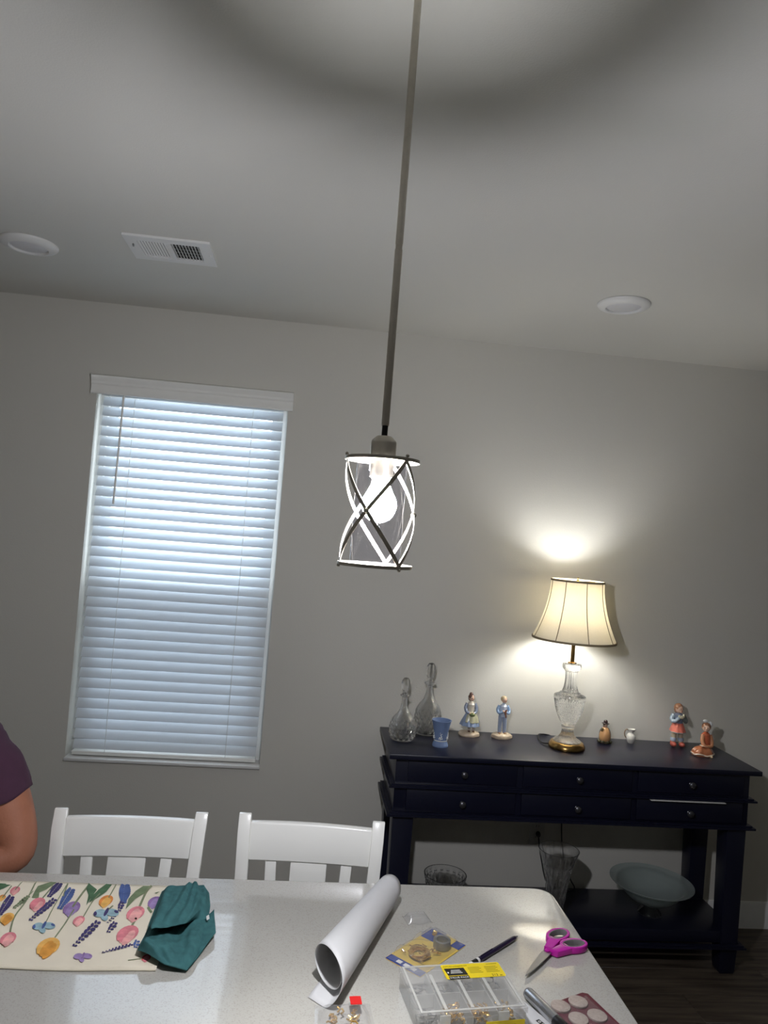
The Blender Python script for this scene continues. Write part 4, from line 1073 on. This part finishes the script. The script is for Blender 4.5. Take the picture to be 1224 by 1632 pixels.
def bits(name, label, cells, m_, kind, nper):
    b = MB()
    for (ci, ri) in cells:
        cx = -BW/2+BW*(ci+.5)/4; cy = (-.032 if ri == 0 else .038)
        for _ in range(nper):
            x = cx+rb.uniform(-.017, .017); y = cy+rb.uniform(-.022, .022); z = .005+rb.uniform(0, .012); a = rb.uniform(0, PI)
            if kind == 'nail': b.tube([(x-.008*math.cos(a), y-.008*math.sin(a), z), (x+.008*math.cos(a), y+.008*math.sin(a), z+rb.uniform(-.002, .002))], .0009, 6)
            elif kind == 'hook':
                b.tube(smooth_path([(x, y, z), (x+.006*math.cos(a), y+.006*math.sin(a), z+.002), (x+.010*math.cos(a+.5), y+.010*math.sin(a+.5), z+.004), (x+.006*math.cos(a+1), y+.006*math.sin(a+1), z+.005)], 3), .0014, 6)
            else: b.ell((x, y, z), (.0038, .0038, .0022), 10, 6, Euler((rb.uniform(0, 2), 0, a)).to_matrix())
    b.xf(Matrix.Rotation(math.radians(7.2), 4, 'Z'))
    o = b.build(name, m_); o.location = (.350, 1.386, CT); tag(o, label, 'hardware', kind='stuff')
bits('brass_hooks', 'small brass picture hooks in the middle compartments of the clear box', [(1, 0), (2, 0)], MT['gold'], 'hook', 26)
bits('brass_nail_heads', 'bright brass tacks piled in the clear compartment box', [(2, 0), (3, 0), (1, 0)], MT['gold'], 'head', 14)
bits('steel_nails', 'thin steel nails at the left of the clear compartment box', [(0, 0), (0, 1), (1, 1)], MT['galv'], 'nail', 22)
bits('screw_eyes', 'steel screw eyes at the back of the clear compartment box', [(3, 1), (2, 1)], MT['galv'], 'hook', 10)

# ------------------------------------------------------------------ blister pack with wire
bp_ = thing('hardware_packet', 'clear blister pack with blue and yellow card, brass wire and a grey roll', 'blister pack', (.316, 1.572, CT), math.radians(45))
MB().prism(rrect(-.084, .084, -.046, .046, .004, 3), .0005, .0012).build('backing_card', MT['yellowcard'], bp_, smooth=False)
MB().prism([(-.083, -.045), (-.062, -.045), (-.062, .045), (-.083, .045)], .0012, .0014).build('blue_end', MT['bluecard'], bp_, smooth=False)
MB().prism([(.040, .004), (.083, .004), (.083, .045), (.040, .045)], .0012, .0014).build('blue_panel', MT['bluecard'], bp_, smooth=False)
MB().prism([(.055, -.045), (.083, -.045), (.083, -.022), (.055, -.022)], .0012, .0014).build('blue_panel', MT['bluecard'], bp_, smooth=False)
for k in range(3): MB().box((-.072, -.02+k*.018, .00155), (.010, .012, .0001)).build('print_mark', MT['whiteink'], bp_, smooth=False)
def dome(u, v):
    x = -.080+.160*u; y = -.042+.084*v
    e = sm(min(u, 1-u)*7)*sm(min(v, 1-v)*7)
    return (x, y, .002+e*(.019+.0025*math.sin(13*u)*math.sin(9*v)+.002*math.sin(27*u+13*v)))
MB().grid(dome, 40, 28).build('blister', MT['clear'], bp_, ang=3)
for k in range(7):
    b = MB(); a0 = k*.9; rr = .0165+.0022*(k % 4)
    b.tube([(-.026+rr*math.cos(a), .000+rr*.92*math.sin(a), .004+.0014*k+.002*math.sin(2*a+a0)) for a in [2*PI*j/36 for j in range(37)]], .0013, 6)
    b.build('wire_loop', MT['gold'], bp_)
o = MB()
for k in range(24):
    a = rb.uniform(0, 6.3); x = -.020+rb.uniform(-.03, .03); y = rb.uniform(-.03, .03)
    o.tube([(x, y, .004+rb.uniform(0, .008)), (x+.009*math.cos(a), y+.009*math.sin(a), .005+rb.uniform(0, .008))], .0013, 6)
o = o.build('loose_hooks', MT['gold'], bp_); o['kind'] = 'stuff'
MB().lathe([(.0125, .003), (.0185, .003), (.0185, .019), (.0125, .019)], 32, (.036, -.014, 0), closed=True).build('grey_roll', MT['galv'], bp_)
MB().box((.058, .020, .010), (.010, .010, .010), Euler((.3, .4, .5)).to_matrix()).build('brass_hanger', MT['gold'], bp_, bevel=.0015)
# clear scrap of blister behind the packet
sp = thing('plastic_scrap', 'empty clear plastic blister scrap between paper roll and packet', 'plastic scrap', (.315, 1.700, CT), math.radians(12))
def scrap(u, v):
    x = -.030+.060*u; y = -.020+.040*v; e = sm(min(u, 1-u)*5)*sm(min(v, 1-v)*5)
    return (x, y, .001+e*.012+.002*math.sin(9*u+3*v)*(1-e))
MB().grid(scrap, 20, 14).build('shell', MT['clear'], sp, solid=.0004, ang=.5)

# ------------------------------------------------------------------ bag with red sticker
bg_ = thing('hardware_bag', 'small clear bag of brass hooks with a red square sticker at the front', 'plastic bag', (.135, 1.338, CT), math.radians(4))
def bagf(top):
    def f(u, v):
        x = -.058+.108*u; y = -.075+.130*v
        x += .012*(v-.5)*(1-u)
        e = sm(min(u, 1-u)*4)*sm(min(v, 1-v)*5)
        return (x, y, .0008+(e*(.016+.003*math.sin(11*u+7*v)+.002*math.sin(23*v-9*u)) if top else 0))
    return f
MB().grid(bagf(True), 30, 32).build('film', MT['clear'], bg_, ang=3)
MB().grid(bagf(False), 6, 6).build('back_film', MT['clear'], bg_)
o = MB()
for k in range(38):
    x = rb.uniform(-.03, .028); y = rb.uniform(-.06, .035); a = rb.uniform(0, 6.3); z = .003+rb.uniform(0, .009)
    o.tube(smooth_path([(x, y, z), (x+.007*math.cos(a), y+.007*math.sin(a), z+.001), (x+.010*math.cos(a+.7), y+.010*math.sin(a+.7), z+.003)], 3), .0016, 6)
o = o.build('brass_hooks', MT['gold'], bg_); o['kind'] = 'stuff'
MB().prism(rrect(-.0105, .0105, -.012, .012, .002, 3), .0, .0005).build('red_sticker', MT['red'], bg_, loc=(.020, .036, .0195), smooth=False)

# ------------------------------------------------------------------ silver tube, sachet, felt pads
q0 = Vector((*lay(842, 1583, CT+.011), 0)); q1 = Vector((*lay(893, 1634, CT+.011), 0)); dq = (q1-q0).normalized(); Lq = (q1-q0).length
mk = thing('silver_marker', 'fat silver marker tube with a black cap beside the felt pads', 'marker', (q0.x, q0.y, CT))
def aq(a, z=.0112): return tuple(dq*a+Vector((0, 0, z)))
MB().tube([aq(0), aq(.002), aq(Lq-.012)], [.0100, .0110, .0110], 24).build('barrel', MT['silver'], mk)
MB().tube([aq(-.004), aq(-.003), aq(.001)], [.0080, .0094, .0098], 24).build('end_plug', MT['greyrub'], mk)
MB().tube([aq(Lq-.013), aq(Lq-.011), aq(Lq+.035), aq(Lq+.038)], [.0100, .0113, .0110, .0090], 24).build('cap', MT['black'], mk)
sa = thing('paper_sachet', 'white paper packet with a small black mark beside the silver marker', 'packet', (.484, 1.352, CT), math.radians(-62))
MB().prism(rrect(-.050, .034, -.019, .019, .002, 3), .0006, .0050).build('packet', MT['paper'], sa, bevel=.0012)
mkp = MB().box((.0145, .0015, .0052), (.022, .0085, .0003)).build('black_mark', MT['ink'], sa, smooth=False)
for x in (.0095, .0185): MB().lathe([(.0016, .0054), (.0027, .0054), (.0027, .0056), (.0016, .0056)], 14, (x, .0015, 0), closed=True).build('mark_glyph', MT['whiteink'], mkp, smooth=False)
fp = thing('felt_pad_pack', 'maroon card of round beige felt pads at the worktop edge', 'felt pads', (0, 0, CT))
fa = [lay(*p, CT) for p in ((880, 1600), (928, 1583), (937, 1585), (1000, 1645), (960, 1668), (905, 1650))]
fx, fy = .585, 1.385; fp.location = (fx, fy, CT)
MB().prism([(x-fx, y-fy) for x, y in fa][::-1], .0006, .0016).build('card', MT['maroon'], fp, smooth=False)
fb = [lay(*p, CT) for p in ((880, 1598), (930, 1583), (958, 1606), (925, 1650), (900, 1648))]
for (cx, cy) in ((893.5, 1602), (921.5, 1595), (922, 1622), (952, 1617)):
    x, y = lay(cx, cy, CT+.006)
    MB().lathe([(.0001, .0016), (.0178, .0016), (.0185, .003), (.0182, .0055), (.0165, .0064), (.0001, .0066)], 32, (x-fx, y-fy, 0)).build('felt_pad', MT['felt'], fp)
def fblis(u, v):
    A = [lay(*p, CT) for p in ((884, 1614), (934, 1588), (985, 1634), (930, 1662))]
    x = (A[0][0]*(1-u)+A[1][0]*u)*(1-v)+(A[3][0]*(1-u)+A[2][0]*u)*v; y = (A[0][1]*(1-u)+A[1][1]*u)*(1-v)+(A[3][1]*(1-u)+A[2][1]*u)*v
    e = sm(min(u, 1-u)*8)*sm(min(v, 1-v)*8); return (x-fx, y-fy, .0018+.0066*e)
MB().grid(fblis, 24, 24).build('blister', thin_clear('soft_film', haze=.05, rough=.08), fp, ang=3)

# ------------------------------------------------------------------ person on the left counter chair
ps = thing('person', 'person in a dark maroon short-sleeved shirt sitting with folded arms at the left edge', 'person', (-1.0, 1.90, .632))
ps_o = Vector((-1.0, 1.90, .632))
def L_(*p): return tuple(Vector(p)-ps_o)
def rel(pts): return [L_(*p) for p in pts]
# one continuous skin: torso, neck, head, both arms folded, both legs
bv = rel([(-1.0, 1.93, .74), (-1.0, 1.965, .92), (-1.0, 1.99, 1.08), (-1.0, 2.00, 1.21), (-1.0, 2.00, 1.285), (-1.0, 1.985, 1.345), (-1.0, 1.982, 1.375), (-1.0, 1.980, 1.40),
          (-.885, 2.005, 1.235), (-.815, 2.005, 1.195), (-.735, 2.005, 1.06), (-.683, 1.995, .955), (-.666, 1.985, .902), (-.760, 1.960, .893), (-.860, 1.938, .908), (-.945, 1.905, .930),
          (-1.115, 2.005, 1.235), (-1.185, 2.005, 1.195), (-1.255, 2.005, 1.06), (-1.31, 1.995, .945), (-1.322, 1.985, .905), (-1.24, 1.955, .925), (-1.14, 1.925, .955), (-1.06, 1.900, .965),
          (-.90, 1.90, .715), (-.90, 1.72, .710), (-.90, 1.64, .68), (-.90, 1.65, .46), (-.90, 1.66, .30), (-.90, 1.64, .28),
          (-1.10, 1.90, .715), (-1.10, 1.72, .710), (-1.10, 1.64, .68), (-1.10, 1.65, .46), (-1.10, 1.66, .30), (-1.10, 1.64, .28)])
br = [(.14, .11), (.145, .105), (.155, .11), (.13, .085), (.060, .060), (.058, .060), (.056, .056), (.045, .045),
      .060, .062, .076, .062, .064, .070, .054, .032,
      .060, .062, .072, .062, .064, .068, .054, .032,
      .085, .08, .062, .055, .042, .035, .085, .08, .062, .055, .042, .035]
be = [(0, 1), (1, 2), (2, 3), (3, 4), (4, 5), (5, 6), (6, 7), (3, 8), (8, 9), (9, 10), (10, 11), (11, 12), (12, 13), (13, 14), (14, 15), (3, 16), (16, 17), (17, 18), (18, 19), (19, 20), (20, 21), (21, 22), (22, 23),
      (0, 24), (24, 25), (25, 26), (26, 27), (27, 28), (28, 29), (0, 30), (30, 31), (31, 32), (32, 33), (33, 34), (34, 35)]
# legs stay in front of the chair, clear of the island cabinet
skin('body', bv, be, br, MT['skin'], ps)
for (wx, wy, wz, dx, hx) in ((-.945, 1.905, .930, -1, .0), (-1.06, 1.900, .965, 1, .0)):
    hv = [(wx, wy, wz), (wx+dx*.045, wy-.006, wz+.002), (wx+dx*.085, wy-.006, wz+.002)]; he = [(0, 1), (1, 2)]; hr = [(.026, .02), (.034, .017), (.034, .014)]
    for k, (oz, ln) in enumerate(((.027, .062), (.009, .072), (-.009, .067), (-.026, .052))):
        i0 = len(hv); bx_ = wx+dx*.088
        hv += [(bx_, wy-.006, wz+oz), (bx_+dx*ln*.5, wy-.004, wz+oz*1.05), (bx_+dx*ln, wy+.010, wz+oz*1.05)]; hr += [.0105, .0092, .0078]; he += [(2, i0), (i0, i0+1), (i0+1, i0+2)]
    i0 = len(hv); hv += [(wx+dx*.030, wy-.010, wz+.034), (wx+dx*.055, wy-.016, wz+.056), (wx+dx*.078, wy-.018, wz+.066)]; hr += [.013, .0105, .009]; he += [(1, i0), (i0, i0+1), (i0+1, i0+2)]
    skin('hand', rel(hv), he, hr, MT['skin'], ps)
# shirt: torso and short sleeves
sv = rel([(-1.0, 1.93, .735), (-1.0, 1.96, .90), (-1.0, 1.99, 1.08), (-1.0, 2.00, 1.215), (-1.0, 1.998, 1.285), (-.885, 2.005, 1.232), (-.820, 2.005, 1.185), (-.780, 2.005, 1.110), (-1.115, 2.005, 1.232), (-1.180, 2.005, 1.185), (-1.220, 2.005, 1.110)])
skin('shirt', sv, [(0, 1), (1, 2), (2, 3), (3, 4), (3, 5), (5, 6), (6, 7), (3, 8), (8, 9), (9, 10)], [(.20, .15), (.205, .150), (.225, .155), (.195, .130), (.092, .092), .108, .098, .085, .108, .098, .085], MT['shirt'], ps)
for s in (1, -1):
    pts = [(s*.165, .103, .575), (s*.205, .105, .525), (s*.243, .105, .470), (s*.276, .103, .405)]
    V = []; b = MB(); n = 28
    b.tube(smooth_path(pts, 6), [.070+.0004*i+.0014*math.sin(i*1.3) for i in range(19)], n, cap=False)
    b.v = [(x+.0030*math.sin(60*z+25*y), y, z+.0025*math.sin(50*x+40*y)) for x, y, z in b.v]
    b.build('sleeve', MT['shirt'], ps, solid=.004, ang=3)
for s in (-1, 1):
    tv = rel([(-1.0, 1.93, .735), (-1.0+s*.10, 1.90, .715), (-1.0+s*.10, 1.72, .710), (-1.0+s*.10, 1.64, .68), (-1.0+s*.10, 1.65, .46), (-1.0+s*.10, 1.66, .29)])
    skin('trouser_leg', tv, [(i, i+1) for i in range(5)], [(.15, .12), .098, .090, .074, .066, .060], MT['trousers'], ps)
    b = MB().ell(L_(-1.0+s*.10, 1.645, .262), (.045, .120, .045), 20, 10); b.build('shoe', MT['black'], ps)
hc = Vector(L_(-1.0, 1.972, 1.452))
def g2(x, z, cx, cz, sx_, sz_): return math.exp(-((x-cx)/sx_)**2-((z-cz)/sz_)**2)
b = MB(); V = []; NU, NV = 56, 44
for i in range(NV+1):
    t = PI*i/NV
    for j in range(NU):
        a = 2*PI*j/NU; x = math.sin(t)*math.cos(a); y = math.sin(t)*math.sin(a); z = -math.cos(t)
        X, Y, Z = .076*x, .096*y, .118*z
        if z < 0: X *= 1+.30*z; Y *= 1+(.10*z if y < 0 else .42*z)
        if y < 0:
            f = -y
            Y -= f*(.024*g2(X, Z, 0, -.018, .011, .020)+.012*g2(X, Z, 0, .006, .008, .024)+.007*g2(X, Z, 0, -.058, .022, .008)+.009*g2(X, Z, 0, -.096, .024, .016)+.007*g2(abs(X), Z, .034, .034, .022, .010))
            Y += f*.010*g2(abs(X), Z, .032, .010, .014, .010)
        V.append(hc+Vector((X, Y, Z)))
b.add(V, [(i*NU+j, i*NU+(j+1) % NU, (i+1)*NU+(j+1) % NU, (i+1)*NU+j) for i in range(NV) for j in range(NU)])
hd = b.build('head', MT['skin'], ps, ang=3)
for s_ in (-1, 1):
    e_ = MB().ell(hc+Vector((s_*.032, -.0775, .010)), (.0115, .0085, .0070), 14, 10).build('eye', MT['whiteink'], hd)
    MB().ell(hc+Vector((s_*.032, -.0850, .010)), (.0048, .0022, .0048), 12, 8).build('iris', MT['ink'], hd)
    MB().tube(smooth_path([hc+Vector((s_*.018, -.094, .029)), hc+Vector((s_*.034, -.090, .035)), hc+Vector((s_*.050, -.078, .030))], 4), .0032, 8).build('eyebrow', MT['hair'], hd)
    MB().ell(hc+Vector((s_*.076, .006, -.004)), (.009, .018, .031), 12, 10).build('ear', MT['skin'], hd)
MB().ell(hc+Vector((0, -.0905, -.056)), (.022, .006, .0052), 14, 8).build('mouth', col('lips_human', (150, 88, 78)), hd)
b = MB(); V = []; N1, N2 = 48, 22
for i in range(N2+1):
    for j in range(N1):
        a = 2*PI*j/N1; front = max(0, -math.sin(a)); tmax = 1.95-.98*front**.8
        t = tmax*i/N2; k = 1.075+.02*math.sin(17*a+9*t)
        V.append(hc+Vector((.078*math.sin(t)*math.cos(a)*k, .098*math.sin(t)*math.sin(a)*k+.004, .118*math.cos(t)*k)))
b.add(V, [(i*N1+j, i*N1+(j+1) % N1, (i+1)*N1+(j+1) % N1, (i+1)*N1+j) for i in range(N2) for j in range(N1)])
b.build('hair', MT['hair'], ps, ang=3)
